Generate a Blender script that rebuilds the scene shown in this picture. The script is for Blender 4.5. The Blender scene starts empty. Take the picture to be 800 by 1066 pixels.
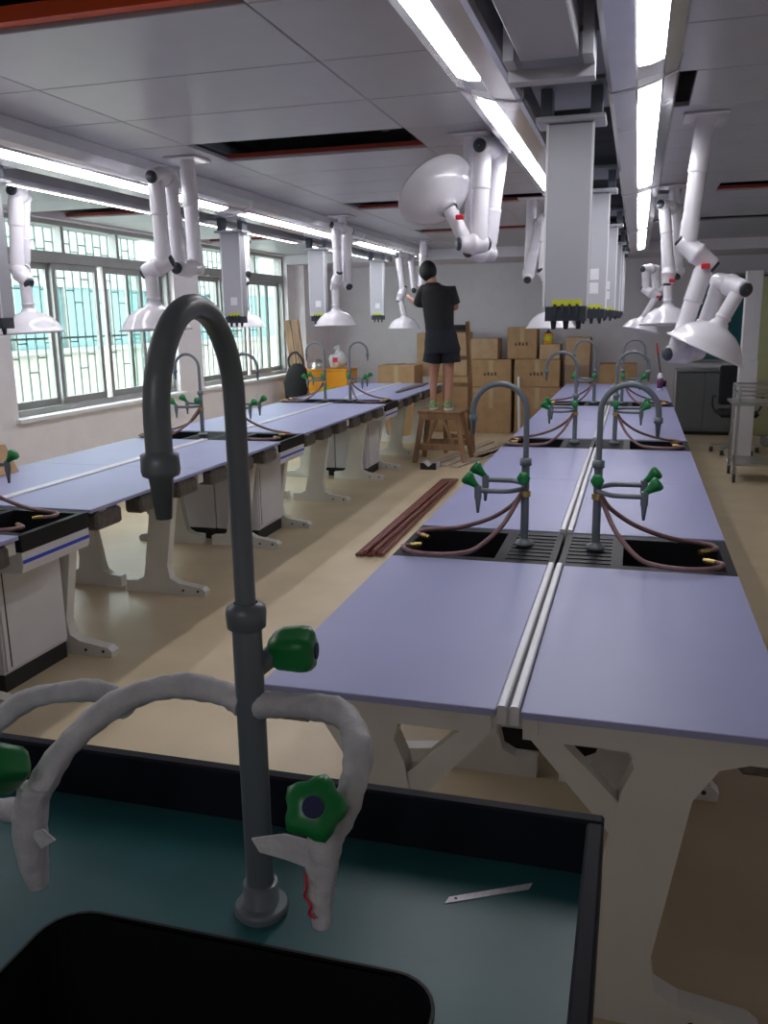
import bpy, bmesh, math, random
from mathutils import Vector, Matrix, Quaternion
random.seed(7)
scn = bpy.context.scene
COL = scn.collection
PI = math.pi

# ------------------------------------------------------------------ camera
F, PITCH, YAW, ROLL, CAMH = 895.7, math.radians(12.72), math.radians(16.25), math.radians(-0.934), 1.637
fw = Vector((-math.sin(YAW)*math.cos(PITCH), math.cos(YAW)*math.cos(PITCH), -math.sin(PITCH)))
rt = Vector((math.cos(YAW), math.sin(YAW), 0))
up = rt.cross(fw)
r2 = rt*math.cos(ROLL) + up*math.sin(ROLL)
u2 = -rt*math.sin(ROLL) + up*math.cos(ROLL)
CAM = Vector((0, 0, CAMH))
cd = bpy.data.cameras.new('camera'); cam = bpy.data.objects.new('camera', cd); COL.objects.link(cam)
cd.sensor_fit = 'VERTICAL'; cd.sensor_height = 36; cd.lens = F*36/1066; cd.clip_start = .02; cd.clip_end = 200
M = Matrix((r2, u2, -fw)).transposed().to_4x4(); M.translation = CAM
cam.matrix_world = M
scn.camera = cam

def px(u, v, x=None, y=None, z=None):
    """photo pixel -> point on a known plane of the room"""
    d = fw + r2*((u-400)/F) + u2*((533-v)/F)
    t = (x-CAM.x)/d.x if x is not None else (y-CAM.y)/d.y if y is not None else (z-CAM.z)/d.z
    return CAM + d*t

# ------------------------------------------------------------------ world and exposure
w = bpy.data.worlds.new('sky'); scn.world = w; w.use_nodes = True
bg = w.node_tree.nodes['Background']
bg.inputs[0].default_value = (.95, .96, 1, 1); bg.inputs[1].default_value = 9.5
vs = scn.view_settings
vs.view_transform = 'Standard'; vs.look = 'None'; vs.gamma = 1; vs.use_curve_mapping = False
vs.exposure = 0.42
LAMP = 12.0

# ------------------------------------------------------------------ materials
MATS = {}
def mat(name, col, rough=.5, metal=0., var=.06, scale=6., bump=0., bscale=40., emit=None, spec=.5, coat=0., stretch=None):
    if name in MATS: return MATS[name]
    m = bpy.data.materials.new(name); m.use_nodes = True
    nt = m.node_tree; N = nt.nodes; L = nt.links
    b = N['Principled BSDF']
    b.inputs['Roughness'].default_value = rough; b.inputs['Metallic'].default_value = metal
    b.inputs['Specular IOR Level'].default_value = spec
    b.inputs['Coat Weight'].default_value = coat
    tc = N.new('ShaderNodeTexCoord'); mp = N.new('ShaderNodeMapping')
    L.new(tc.outputs['Object'], mp.inputs[0])
    if stretch: mp.inputs['Scale'].default_value = stretch
    if var > 0:
        no = N.new('ShaderNodeTexNoise'); no.inputs['Scale'].default_value = scale; no.inputs['Detail'].default_value = 5
        L.new(mp.outputs[0], no.inputs[0])
        cr = N.new('ShaderNodeValToRGB')
        cr.color_ramp.elements[0].position = .3; cr.color_ramp.elements[1].position = .7
        cr.color_ramp.elements[0].color = tuple(max(0, c*(1-var)) for c in col)+(1,)
        cr.color_ramp.elements[1].color = tuple(min(1, c*(1+var)) for c in col)+(1,)
        L.new(no.outputs[0], cr.inputs[0]); L.new(cr.outputs[0], b.inputs['Base Color'])
    else:
        b.inputs['Base Color'].default_value = tuple(col)+(1,)
    if bump > 0:
        n2 = N.new('ShaderNodeTexNoise'); n2.inputs['Scale'].default_value = bscale; n2.inputs['Detail'].default_value = 4
        bp = N.new('ShaderNodeBump'); bp.inputs['Strength'].default_value = bump; bp.inputs['Distance'].default_value = .01
        L.new(mp.outputs[0], n2.inputs[0]); L.new(n2.outputs[0], bp.inputs['Height']); L.new(bp.outputs[0], b.inputs['Normal'])
    if emit:
        b.inputs['Emission Color'].default_value = tuple(emit[:3])+(1,); b.inputs['Emission Strength'].default_value = emit[3]
    MATS[name] = m
    return m

WHITE = mat('wall_paint', (.85, .80, .82), .8, var=.03, bump=.05)
BACKW = mat('back_wall_paint', (.76, .74, .79), .85, var=.03)
FLOOR = mat('vinyl_floor', (.58, .47, .31), .38, var=.10, scale=2.2, bump=.04, bscale=60)
PANEL = mat('ceiling_panel_metal', (.50, .51, .54), .38, .25, var=.03, spec=.5)
PLEN = mat('plenum_concrete', (.10, .11, .11), .9, var=.25, scale=4)
SLATE = mat('channel_plate', (.12, .14, .17), .5, .3, var=.08)
SLATE2 = mat('slate_plate', (.22, .24, .29), .5, .3, var=.06)
SHADED_ORANGE = mat('shaded_orange_conduit', (.30, .035, .02), .55, var=.1)  # the orange conduit again, its shade put into a deeper red
ORANGE = mat('orange_conduit', (.80, .10, .02), .5, var=.08)
ALU = mat('trough_aluminium', (.80, .80, .84), .20, .6, var=.04)
ALUF = mat('window_aluminium', (.34, .34, .33), .45, .5, var=.06)
TOP = mat('lavender_laminate', (.34, .355, .58), .42, var=.03, scale=3, spec=.5)
TRIM = mat('white_edge_trim', (.70, .70, .74), .35, .1, var=.03)
LEG = mat('cream_powdercoat', (.68, .67, .62), .42, var=.04)
CAB = mat('cabinet_white', (.66, .65, .68), .45, var=.03)
BLACK = mat('black_epoxy', (.010, .011, .014), .5, var=.15, spec=.25)
PLINTH = mat('black_plinth', (.015, .015, .018), .5, var=.1)
BLUE = mat('blue_stripe', (.03, .06, .55), .4, var=.03)
BRACK = mat('wrapped_grey_bracket', (.115, .105, .095), .35, .3, var=.3, scale=30, bump=.3)
PIPE = mat('faucet_grey_coat', (.17, .20, .225), .35, .1, var=.06)
GREEN = mat('green_plastic', (.008, .22, .05), .3, var=.1)
NAVY = mat('navy_cap', (.012, .016, .09), .7, var=.05)
HOSE = mat('hose_mauve', (.22, .12, .12), .45, var=.25, scale=25)
BRASS = mat('brass', (.62, .45, .16), .3, 1., var=.08)
ARMW = mat('white_duct_plastic', (.80, .78, .84), .22, var=.02, coat=.3)
KNOB = mat('dark_knob', (.035, .045, .06), .4, var=.1)
RED = mat('red_plastic', (.65, .02, .04), .4, var=.05)
COLM = mat('pendant_grey_white', (.50, .51, .56), .4, .1, var=.02)
YELL = mat('yellow_green_sticker', (.62, .66, .04), .5, var=.05)
STICK = mat('white_sticker', (.85, .85, .88), .5, var=.03)
CARD = mat('cardboard', (.43, .27, .14), .8, var=.10, scale=9, bump=.06)
CARD2 = mat('cardboard_pale', (.50, .34, .20), .8, var=.10, scale=9, bump=.06)
TAPE = mat('packing_tape', (.52, .40, .24), .2, var=.05)
INK = mat('box_print', (.12, .07, .04), .8, var=.1)
ORBOX = mat('orange_box', (.85, .36, .02), .45, var=.06)
WOOD = mat('ladder_wood', (.30, .17, .09), .6, var=.28, scale=18, stretch=(1, 1, .15))
WOODL = mat('pale_plank', (.46, .38, .30), .6, var=.2, scale=14, stretch=(4, .4, 1))
RWOOD = mat('reddish_pipe', (.20, .07, .055), .4, var=.2, scale=12)
SKIN = mat('skin', (.45, .22, .15), .5, var=.06)
CLOTH = mat('black_cloth', (.010, .010, .013), .85, var=.2, scale=30)
CLOTH2 = mat('black_navy_cloth', (.010, .013, .022), .85, var=.2, scale=30)
HAIR = mat('black_hair', (.006, .006, .007), .6, var=.2, scale=60, bump=.4, bscale=120)
SHOE = mat('green_white_shoe', (.25, .34, .16), .6, var=.5, scale=40)
SHOEW = mat('white_sole', (.7, .7, .66), .6, var=.05)
STEEL = mat('stainless', (.50, .50, .50), .3, .9, var=.06)
GREYC = mat('grey_cabinet', (.15, .16, .17), .5, .2, var=.06)
TEAL = mat('teal_board', (.01, .13, .14), .6, var=.08)
OLIVE = mat('olive_panel', (.42, .43, .24), .7, var=.05)
EPOXY = mat('dark_teal_epoxy', (.022, .115, .125), .36, var=.18, scale=5, bump=.03)
EPRIM = mat('dark_epoxy_rim', (.014, .016, .026), .6, var=.15, spec=.15)
WRAP = mat('paper_wrap', (.66, .66, .68), .55, var=.16, scale=30, bump=.6, bscale=45)
BLADE = mat('blade_steel', (.78, .74, .82), .4, .25, var=.1, scale=25)
FACADE = mat('pale_facade', (.125, .145, .135), .8, var=.06, scale=1.2)
FACADE2 = mat('aqua_facade', (.055, .125, .13), .7, var=.08, scale=1.5)
FACADE3 = mat('cream_facade', (.16, .15, .125), .8, var=.1, scale=2)
BARM = mat('grille_bar', (.12, .16, .15), .6, 0, var=.1)
PURPLE = mat('purple_label', (.16, .04, .16), .5, var=.1)
CLEAR = mat('pale_plastic', (.62, .62, .66), .25, var=.2, scale=20, bump=.5)
GRAVEL = mat('outside_ground', (.35, .35, .33), .9, var=.1)
LAMPM = mat('lamp_diffuser', (.9, .9, .9), .5, var=0, emit=(.98, .97, 1, LAMP))

def glass_mat(name, tint, gloss=.05):
    m = bpy.data.materials.new(name); m.use_nodes = True
    nt = m.node_tree; nt.nodes.clear()
    o = nt.nodes.new('ShaderNodeOutputMaterial'); mx = nt.nodes.new('ShaderNodeMixShader')
    t = nt.nodes.new('ShaderNodeBsdfTransparent'); g = nt.nodes.new('ShaderNodeBsdfGlossy')
    t.inputs[0].default_value = tint; g.inputs['Roughness'].default_value = .05
    mx.inputs[0].default_value = gloss
    nt.links.new(t.outputs[0], mx.inputs[1]); nt.links.new(g.outputs[0], mx.inputs[2])
    nt.links.new(mx.outputs[0], o.inputs[0])
    return m
GLASS = glass_mat('window_glass', (.90, .97, .95, 1))
FILM = glass_mat('clear_film', (.9, .9, .92, 1))

# ------------------------------------------------------------------ mesh helpers
def frame_of(d):
    d = Vector(d).normalized()
    a = Vector((0, 0, 1)) if abs(d.z) < .9 else Vector((1, 0, 0))
    x = a.cross(d).normalized(); y = d.cross(x)
    return x, y, d

class MB:
    def __init__(s): s.v = []; s.f = []; s.sm = []
    def _add(s, vs, fs, smooth=False):
        o = len(s.v); s.v += [tuple(a) for a in vs]; s.f += [tuple(i+o for i in f) for f in fs]; s.sm += [smooth]*len(fs)
        return s
    def box(s, a, b, rz=0, ctr=None, bev=0):
        x0, y0, z0 = a; x1, y1, z1 = b
        if bev:
            c = bev
            # chamfered box: 24 verts through bmesh
            bm = bmesh.new(); bmesh.ops.create_cube(bm, size=1)
            for v in bm.verts: v.co = Vector(((x0+x1)/2+v.co.x*(x1-x0), (y0+y1)/2+v.co.y*(y1-y0), (z0+z1)/2+v.co.z*(z1-z0)))
            bmesh.ops.bevel(bm, geom=list(bm.edges), offset=c, segments=1, affect='EDGES')
            bm.verts.index_update()
            vs = [v.co.copy() for v in bm.verts]; fs = [tuple(v.index for v in f.verts) for f in bm.faces]; bm.free()
        else:
            vs = [Vector(p) for p in ((x0,y0,z0),(x1,y0,z0),(x1,y1,z0),(x0,y1,z0),(x0,y0,z1),(x1,y0,z1),(x1,y1,z1),(x0,y1,z1))]
            fs = [(0,3,2,1),(4,5,6,7),(0,1,5,4),(1,2,6,5),(2,3,7,6),(3,0,4,7)]
        if rz:
            c0 = Vector(ctr) if ctr else Vector(((x0+x1)/2, (y0+y1)/2, 0))
            R = Matrix.Rotation(rz, 3, 'Z'); vs = [R @ (v-c0) + c0 for v in vs]
        return s._add(vs, fs)
    def bar(s, p, q, w, h, upv=(0, 0, 1)):
        """rectangular bar from p to q, w sideways, h along upv"""
        p = Vector(p); q = Vector(q); d = (q-p).normalized(); u = Vector(upv)
        sd = d.cross(u).normalized(); u = sd.cross(d).normalized()
        vs = []
        for c in (p, q):
            for a, b in ((-1,-1),(1,-1),(1,1),(-1,1)): vs.append(c+sd*(a*w/2)+u*(b*h/2))
        return s._add(vs, [(0,3,2,1),(4,5,6,7),(0,1,5,4),(1,2,6,5),(2,3,7,6),(3,0,4,7)])
    def cyl(s, p, q, r0, r1=None, n=20, caps=True):
        r1 = r0 if r1 is None else r1
        p = Vector(p); q = Vector(q); x, y, d = frame_of(q-p)
        vs = []
        for c, r in ((p, r0), (q, r1)):
            for i in range(n):
                a = 2*PI*i/n; vs.append(c+x*(r*math.cos(a))+y*(r*math.sin(a)))
        fs = [(i, (i+1) % n, n+(i+1) % n, n+i) for i in range(n)]
        s._add(vs, fs, True)
        if caps: s._add(vs, [tuple(range(n-1, -1, -1)), tuple(range(n, 2*n))])
        return s
    def lathe(s, prof, o=(0,0,0), d=(0,0,1), n=28, smooth=True):
        o = Vector(o); x, y, d = frame_of(d); vs = []
        for r, h in prof:
            for i in range(n):
                a = 2*PI*i/n; vs.append(o+d*h+x*(r*math.cos(a))+y*(r*math.sin(a)))
        fs = []
        for k in range(len(prof)-1):
            for i in range(n): fs.append((k*n+i, k*n+(i+1) % n, (k+1)*n+(i+1) % n, (k+1)*n+i))
        s._add(vs, fs, smooth)
        return s
    def tube(s, pts, r, n=12, caps=True):
        pts = [Vector(p) for p in pts]; m = len(pts)
        rs = r if isinstance(r, (list, tuple)) else [r]*m
        T = []
        for i in range(m): T.append((pts[min(i+1, m-1)]-pts[max(i-1, 0)]).normalized())
        x, y, _ = frame_of(T[0]); vs = []
        for i in range(m):
            if i:
                q = T[i-1].rotation_difference(T[i]); x = q @ x; y = q @ y
            for k in range(n):
                a = 2*PI*k/n; vs.append(pts[i]+x*(rs[i]*math.cos(a))+y*(rs[i]*math.sin(a)))
        fs = [(i*n+k, i*n+(k+1) % n, (i+1)*n+(k+1) % n, (i+1)*n+k) for i in range(m-1) for k in range(n)]
        s._add(vs, fs, True)
        if caps: s._add(vs, [tuple(range(n-1, -1, -1)), tuple(range((m-1)*n, m*n))])
        return s
    def prism(s, poly, axis, a, b):
        """poly in the plane across axis ('y': (x,z), 'x': (y,z), 'z': (x,y)), extruded a..b"""
        n = len(poly)
        def P3(p, t): return {'y': (p[0], t, p[1]), 'x': (t, p[0], p[1]), 'z': (p[0], p[1], t)}[axis]
        vs = [P3(p, a) for p in poly]+[P3(p, b) for p in poly]
        fs = [(i, (i+1) % n, n+(i+1) % n, n+i) for i in range(n)]+[tuple(range(n-1, -1, -1)), tuple(range(n, 2*n))]
        return s._add(vs, fs)
    def ball(s, c, r, sc=(1,1,1), n=14, m=8):
        prof = [(r*math.sin(PI*k/m), -r*math.cos(PI*k/m)) for k in range(m+1)]
        prof[0] = (.0005, -r); prof[-1] = (.0005, r)
        t = MB().lathe(prof, (0,0,0), (0,0,1), n)
        return s._add([(c[0]+v[0]*sc[0], c[1]+v[1]*sc[1], c[2]+v[2]*sc[2]) for v in t.v], t.f, True)
    def loft(s, rings, n=18, caps=True):
        """rings: (centre, rx, ry) horizontal ellipses"""
        vs = []
        for c, rx, ry in rings:
            for i in range(n):
                a = 2*PI*i/n; vs.append((c[0]+rx*math.cos(a), c[1]+ry*math.sin(a), c[2]))
        m = len(rings)
        s._add(vs, [(k*n+i, k*n+(i+1) % n, (k+1)*n+(i+1) % n, (k+1)*n+i) for k in range(m-1) for i in range(n)], True)
        if caps: s._add(vs, [tuple(range(n-1, -1, -1)), tuple(range((m-1)*n, m*n))])
        return s
    def mesh(s, name, m, org=None):
        me = bpy.data.meshes.new(name)
        vs = s.v if org is None else [(a-org[0], b-org[1], c-org[2]) for a, b, c in s.v]
        me.from_pydata(vs, [], s.f); me.validate(clean_customdata=False)
        if len(me.polygons) == len(s.sm): me.polygons.foreach_set('use_smooth', s.sm)
        bm = bmesh.new(); bm.from_mesh(me); bmesh.ops.recalc_face_normals(bm, faces=bm.faces); bm.to_mesh(me); bm.free()
        if m: me.materials.append(m)
        return me
    def build(s, name, m, parent=None, world=False):
        """world=True: coordinates are world ones although the object has a parent"""
        org = None
        if parent is not None and world: org = wloc(parent)
        o = bpy.data.objects.new(name, s.mesh(name, m, org)); COL.objects.link(o)
        if parent is not None: o.parent = parent
        return o

def wloc(o):
    l = Vector((0, 0, 0))
    while o is not None: l = l+o.location; o = o.parent
    return l
def tag(o, label, cat, group=None):
    o['label'] = label; o['category'] = cat
    if group: o['group'] = group
    return o
def thing(name, label, cat, loc=(0,0,0), rz=0, group=None):
    o = bpy.data.objects.new(name, None); COL.objects.link(o); o.empty_display_size = .1
    o.location = loc; o.rotation_euler = (0, 0, rz)
    return tag(o, label, cat, group)
def struct(o):
    o['kind'] = 'structure'; return o
def sempty(name, loc=(0,0,0)):
    o = bpy.data.objects.new(name, None); COL.objects.link(o); o.location = loc; o.empty_display_size = .1
    return struct(o)
def kids(o): return [c for c in bpy.data.objects if c.parent == o]
def copy_tree(o, loc, rz=0, label=None):
    c = o.copy(); COL.objects.link(c); c.location = loc; c.rotation_euler = (0, 0, rz)
    if label: c['label'] = label
    for k in kids(o):
        a = k.copy(); COL.objects.link(a); a.parent = c
        for g in kids(k):
            b = g.copy(); COL.objects.link(b); b.parent = a
    return c
def inst(src, parent, loc):
    o = bpy.data.objects.new(src.name.split('.')[0], src.data); COL.objects.link(o); o.parent = parent; o.location = loc
    return o
def arc(c, r, a0, a1, n, ax=(1,0,0), ay=(0,0,1)):
    c = Vector(c); ax = Vector(ax); ay = Vector(ay)
    return [c+ax*(r*math.cos(a0+(a1-a0)*i/n))+ay*(r*math.sin(a0+(a1-a0)*i/n)) for i in range(n+1)]
def smooth_path(pts, k=6):
    pts = [Vector(p) for p in pts]; out = []
    for i in range(len(pts)-1):
        p0 = pts[max(i-1, 0)]; p1 = pts[i]; p2 = pts[i+1]; p3 = pts[min(i+2, len(pts)-1)]
        for j in range(k):
            t = j/k
            out.append(.5*((2*p1)+(p2-p0)*t+(2*p0-5*p1+4*p2-p3)*t*t+(3*p1-p0-3*p2+p3)*t**3))
    out.append(pts[-1])
    return out

# ================================================================== the room
XL, XR, YB, YF = -4.8, 2.9, 13.0, -2.8
ZC = 2.52
RX, LX = -.237, -3.025            # centre lines of the two table rows
ORX, OLX = -.275, -3.04           # centre lines of the overhead channels
struct(MB().box((XL-.2, YF-.2, -.1), (XR+.2, YB+.2, 0)).build('floor', FLOOR))
struct(MB().box((XL-.2, YB, 0), (XR+.2, YB+.2, 3.3)).build('wall_back', BACKW))
struct(MB().box((XR, YF, 0), (XR+.2, YB, 3.3)).build('wall_right', WHITE))
struct(MB().box((XL-.2, YF-.2, 0), (XR+.2, YF, 3.3)).build('wall_front', WHITE))
SILL, TRAN = .88, 2.19
WIN = [(5.9, 8.55), (9.1, 11.75)]
wl = MB()
wl.box((XL-.22, YF, 0), (XL, YB, SILL)).box((XL-.22, YF, 2.5), (XL, YB, 3.3))
for a, b in ((YF, WIN[0][0]), (WIN[0][1], WIN[1][0]), (WIN[1][1], YB)): wl.box((XL-.22, a, SILL), (XL, b, 2.5))
struct(wl.build('wall_left', WHITE))
struct(MB().box((XL, 12.0, 0), (XL+.16, YB, ZC)).build('trim_1', WHITE))          # corner pilaster
struct(MB().box((XL, 11.72, 2.39), (XR, YB, ZC)).build('trim_2', BACKW))          # soffit along the back wall

# windows -----------------------------------------------------------
def window(name, y0, y1):
    r = sempty(name, (XL, y0, SILL)); W = y1-y0; x0, x1 = -.16, -.08
    H1 = TRAN-SILL; H2 = 2.5-SILL
    f = MB().box((x0-.02, 0, 0), (x1+.02, .05, H2)).box((x0-.02, W-.05, 0), (x1+.02, W, H2)).box((x0-.02, .05, 0), (x1+.02, W-.05, .05))
    f.box((x0-.02, .05, H2-.04), (x1+.02, W-.05, H2))
    f.build('window_frame', ALUF, r)
    MB().box((x0-.03, .05, H1-.045), (x1+.04, W-.05, H1+.045)).build('transom', ALUF, r)
    MB().box((-.07, -.04, -.035), (.05, W+.04, -.003)).build('window_sill', STICK, r)
    n = 3
    for i in range(1, n):
        y = .05+(W-.1)*i/n
        MB().box((x0, y-.022, H1+.045), (x1, y+.022, H2-.04)).build('mullion', ALUF, r)
    for i in range(n):
        a = .07+(W-.1)*i/n; b = .03+(W-.1)*(i+1)/n
        MB().box((-.122, a, H1+.045), (-.118, b, H2-.04)).build('pane', GLASS, r)
    # four sliding sashes on two tracks; one pair pushed together leaves a gap open
    sw = (W-.1)/4+.04
    pos = [(.05, 0), (.05+(W-.1)*.26, 1), (.05+(W-.1)*.56, 1), (.05+(W-.1)*.75-.04, 0)]
    for y, tr in pos:
        xa = x0+.005+.037*tr; xb = xa+.03
        s = MB().box((xa, y, .05), (xb, y+.05, H1-.045)).box((xa, y+sw-.05, .05), (xb, y+sw, H1-.045))
        s.box((xa, y+.05, .05), (xb, y+sw-.05, .11)).box((xa, y+.05, H1-.1), (xb, y+sw-.05, H1-.045))
        so = s.build('sash', ALUF, r)
        MB().box((xa+.012, y+.05, .11), (xa+.018, y+sw-.05, H1-.1)).build('pane', GLASS, so)
    # outside security grille: bar by bar
    gx = -.45
    nb = int(W/.125)
    first = None
    for i in range(nb+1):
        y = W*i/nb
        if first is None: first = MB().box((-.006, -.006, -.15), (.006, .006, H2+.1)).build('grille_bar', BARM, r); first.location = (gx, y, 0)
        else: inst(first, r, (gx, y, 0))
    fc = None
    for i in range(nb):
        for z in (.32+.13*((i*7) % 3), .95+.11*((i*5) % 3), 1.42+.07*((i*3) % 2)):
            loc = (gx, W*(i+.5)/nb, z)
            if fc is None: fc = MB().box((-.006, -W/nb/2, -.006), (.006, W/nb/2, .006)).build('grille_crossbar', BARM, r); fc.location = loc
            else: inst(fc, r, loc)
    for z in (-.12, .62, H2):
        MB().box((gx-.012, -.1, z-.01), (gx+.012, W+.1, z+.01)).build('grille_rail', BARM, r)
    return r
for i, (a, b) in enumerate(WIN): window('window_%d' % (i+1), a, b)

# outside: a pale building facing the windows, on its own ground
gx = -10.5
struct(MB().box((-30, -10, -3.2), (XL-.25, 30, -3.0)).build('ground_outside', GRAVEL))
bld = thing('neighbouring_building', 'pale aqua building seen outside through the barred windows', 'building', (gx, 12, -3))
MB().box((gx-4, 0, -3), (gx, 32, 1.15)).build('lower_wall', FACADE3, bld, True)
MB().box((gx-4, 0, 1.15), (gx-.06, 32, 2.3)).build('window_band', FACADE2, bld, True)
MB().box((gx-4, 0, 2.3), (gx, 32, 5.5)).build('upper_wall', FACADE, bld, True)
MB().box((gx-.05, 0, 1.08), (gx+.12, 32, 1.17)).build('ledge', FACADE, bld, True)
for i in range(20):
    MB().box((gx-.06, 1+i*1.5, 1.17), (gx+.02, 1.1+i*1.5, 2.3)).build('window_post', FACADE, bld, True)

# ceiling ------------------------------------------------------------
ceil = struct(MB().box((XL, YF, 3.2), (XR, YB, 3.3)).build('ceiling', PLEN))
YR = [-2.8, -2.2, -1.6, -1.0, -.4, .2, .78, 1.36, 1.94, 2.51, 3.11, 3.69, 4.28, 4.79, 5.29, 5.79, 6.29, 6.79, 7.24, 7.7, 8.17, 8.63, 9.09, 9.46, 10.0, 10.55, 11.1, 11.72]
cols = [(XL+.005, -4.02), (-4.02, OLX-.355), (OLX+.355, -2.28), (-2.28, -1.12), (-1.12, ORX-.355), (ORX+.355, 1.70), (1.70, XR-.005)]
def is_open(ci, ri):
    y = YR[ri]
    if ci == 3 and y in (1.94, 4.28, 6.79, 9.09): return True
    if ci == 4 and y in (6.79, 9.09): return True
    if ci == 6 and y in (6.79, 9.09): return True
    if ci == 0 and y in (6.29, 9.09): return True
    if ci == 1 and y in (9.09,): return True
    return False
cache = {}
for ci, (cx0, cx1) in enumerate(cols):
    for ri in range(len(YR)-1):
        x0, x1 = cx0, cx1
        y0, y1 = YR[ri], YR[ri+1]
        if is_open(ci, ri):
            # orange conduit along the far edge of each uncovered bay; deeper bays get shade in the colour
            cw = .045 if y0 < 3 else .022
            if ci not in (5, 6) or y0 < 9: MB().box((x0+.004, y1-.012-cw, ZC+.012), (x1-.004, y1-.012, ZC+.012+cw)).build('conduit', ORANGE if y0 < 3 else SHADED_ORANGE, ceil)
            MB().box((x0+.004, y0-.02, ZC+.03), (x1-.004, y0+.012, ZC+.07)).build('hanger_rail', SLATE, ceil)
            continue
        if ci == 5 and y0 in (3.69, 6.79, 9.09):   # partly uncovered bays right of the trough
            if y0 == 3.69: x0 = .17
            else:
                if y0 < 9: MB().box((.52, y1-.034, ZC+.012), (x1-.004, y1-.012, ZC+.034)).build('conduit', SHADED_ORANGE, ceil)
                x0, x1 = (.27, .52) if y0 == 6.79 else (.20, .52)
        key = (round(x1-x0, 3), round(y1-y0, 3))
        g = .0025
        if key not in cache:
            o = MB().box((g, g, 0), (x1-x0-g, y1-y0-g, .022), bev=.003).build('ceiling_panel', PANEL, ceil); o.location = (x0, y0, ZC); cache[key] = o
        else: inst(cache[key], ceil, (x0, y0, ZC))
# main runners on the joint lines and rods in the void
for x in (-2.28, -1.12, 1.70, -4.02):
    MB().box((x-.03, YF, ZC+.03), (x+.03, 11.72, ZC+.07)).build('runner', SLATE, ceil)
for x, y in ((-2.02, 2.2), (-1.7, 2.15), (-1.45, 2.3), (-2.1, 4.5), (-1.3, 4.6), (.9, 6.9), (.13, 3.9), (-1.75, 6.95)):
    MB().cyl((x, y, ZC+.06), (x, y, 3.2), .02, n=8).build('hanger_rod', SLATE, ceil)
MB().cyl((-2.2, 2.3, 2.75), (-1.2, 2.3, 2.75), .06, n=12).build('void_pipe', SLATE, ceil)
# dark service channels between the light troughs
for c in (ORX, OLX):
    m = MB().box((c-.36, YF, ZC+.26), (c+.36, 11.72, ZC+.30))
    m.box((c-.37, YF, ZC), (c-.355, 11.72, ZC+.26)).box((c+.355, YF, ZC), (c+.37, 11.72, ZC+.26))
    m.build('channel_lining', PLEN, ceil)

# ------------------------------------------------------------------ light troughs
SEG = [(1.90, 2.95), (3.49, 4.52), (4.56, 5.66), (6.18, 7.22), (7.26, 8.34), (8.86, 9.9), (9.94, 10.98)]
def trough(x, s, label, SEG=SEG):
    """s=+1: inner (channel) side towards -x"""
    t = thing('light_trough', label, 'light', (x, 5.0, 2.36), 0, 'aluminium light troughs under the ceiling')
    def P(a, z): return (x+s*a, z)
    z0, z1 = 2.372, 2.388
    poly = [P(.095, ZC-.002), P(.098, 2.46), P(.085, 2.415), P(.045, z1+.012), P(.038, z1), P(.038, z1+.02), P(-.038, z0+.02), P(-.038, z0), P(-.046, z0-.003), P(-.12, z0-.013), P(-.134, z0-.008), P(-.14, z0+.01), P(-.14, ZC-.002)]
    MB().prism(poly, 'y', -2.3, 11.5).build('housing', ALU, t, True)
    for a, b in SEG:
        q = [P(-.037, z0+.019), P(.037, z1+.019), P(.037, z1-.002), P(0, z0), P(-.037, z0-.004)]
        MB().prism(q, 'y', a, b).build('lamp', LAMPM, t, True)
    pts = [a for a, b in SEG]
    for k in range(-1 if len(SEG) % 2 else 0, len(SEG)-1, 2):
        y = (SEG[k+1][1]+SEG[k+2][0])/2 if k+2 < len(SEG) else None
        if y is None or y < 2.5: continue
        MB().prism([P(-.143, z0+.012), P(-.136, z0-.011), P(-.121, z0-.0165), P(-.047, z0-.0065), P(.046, z1+.008), P(.088, 2.413), P(.1, 2.46), P(.09, 2.47), P(-.135, 2.42)], 'y', y-.012, y+.012).build('joint_band', TRIM, t, True)
    return t
trough(ORX+.28, 1, 'right-hand of the twin light troughs above the right table row', [(-1.9, -.85)]+SEG)  # extra segment behind the camera is unseen, added to light the foreground
trough(ORX-.28, -1, 'left-hand of the twin light troughs above the right table row', [(-1.9, -.85)]+SEG)  # same unseen segment behind the camera, added as foreground light
trough(OLX+.28, 1, 'aisle-side light trough above the left table row, lamps bright', [(.82, 1.86)]+SEG)
trough(OLX-.28, -1, 'window-side light trough above the left table row')

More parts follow.
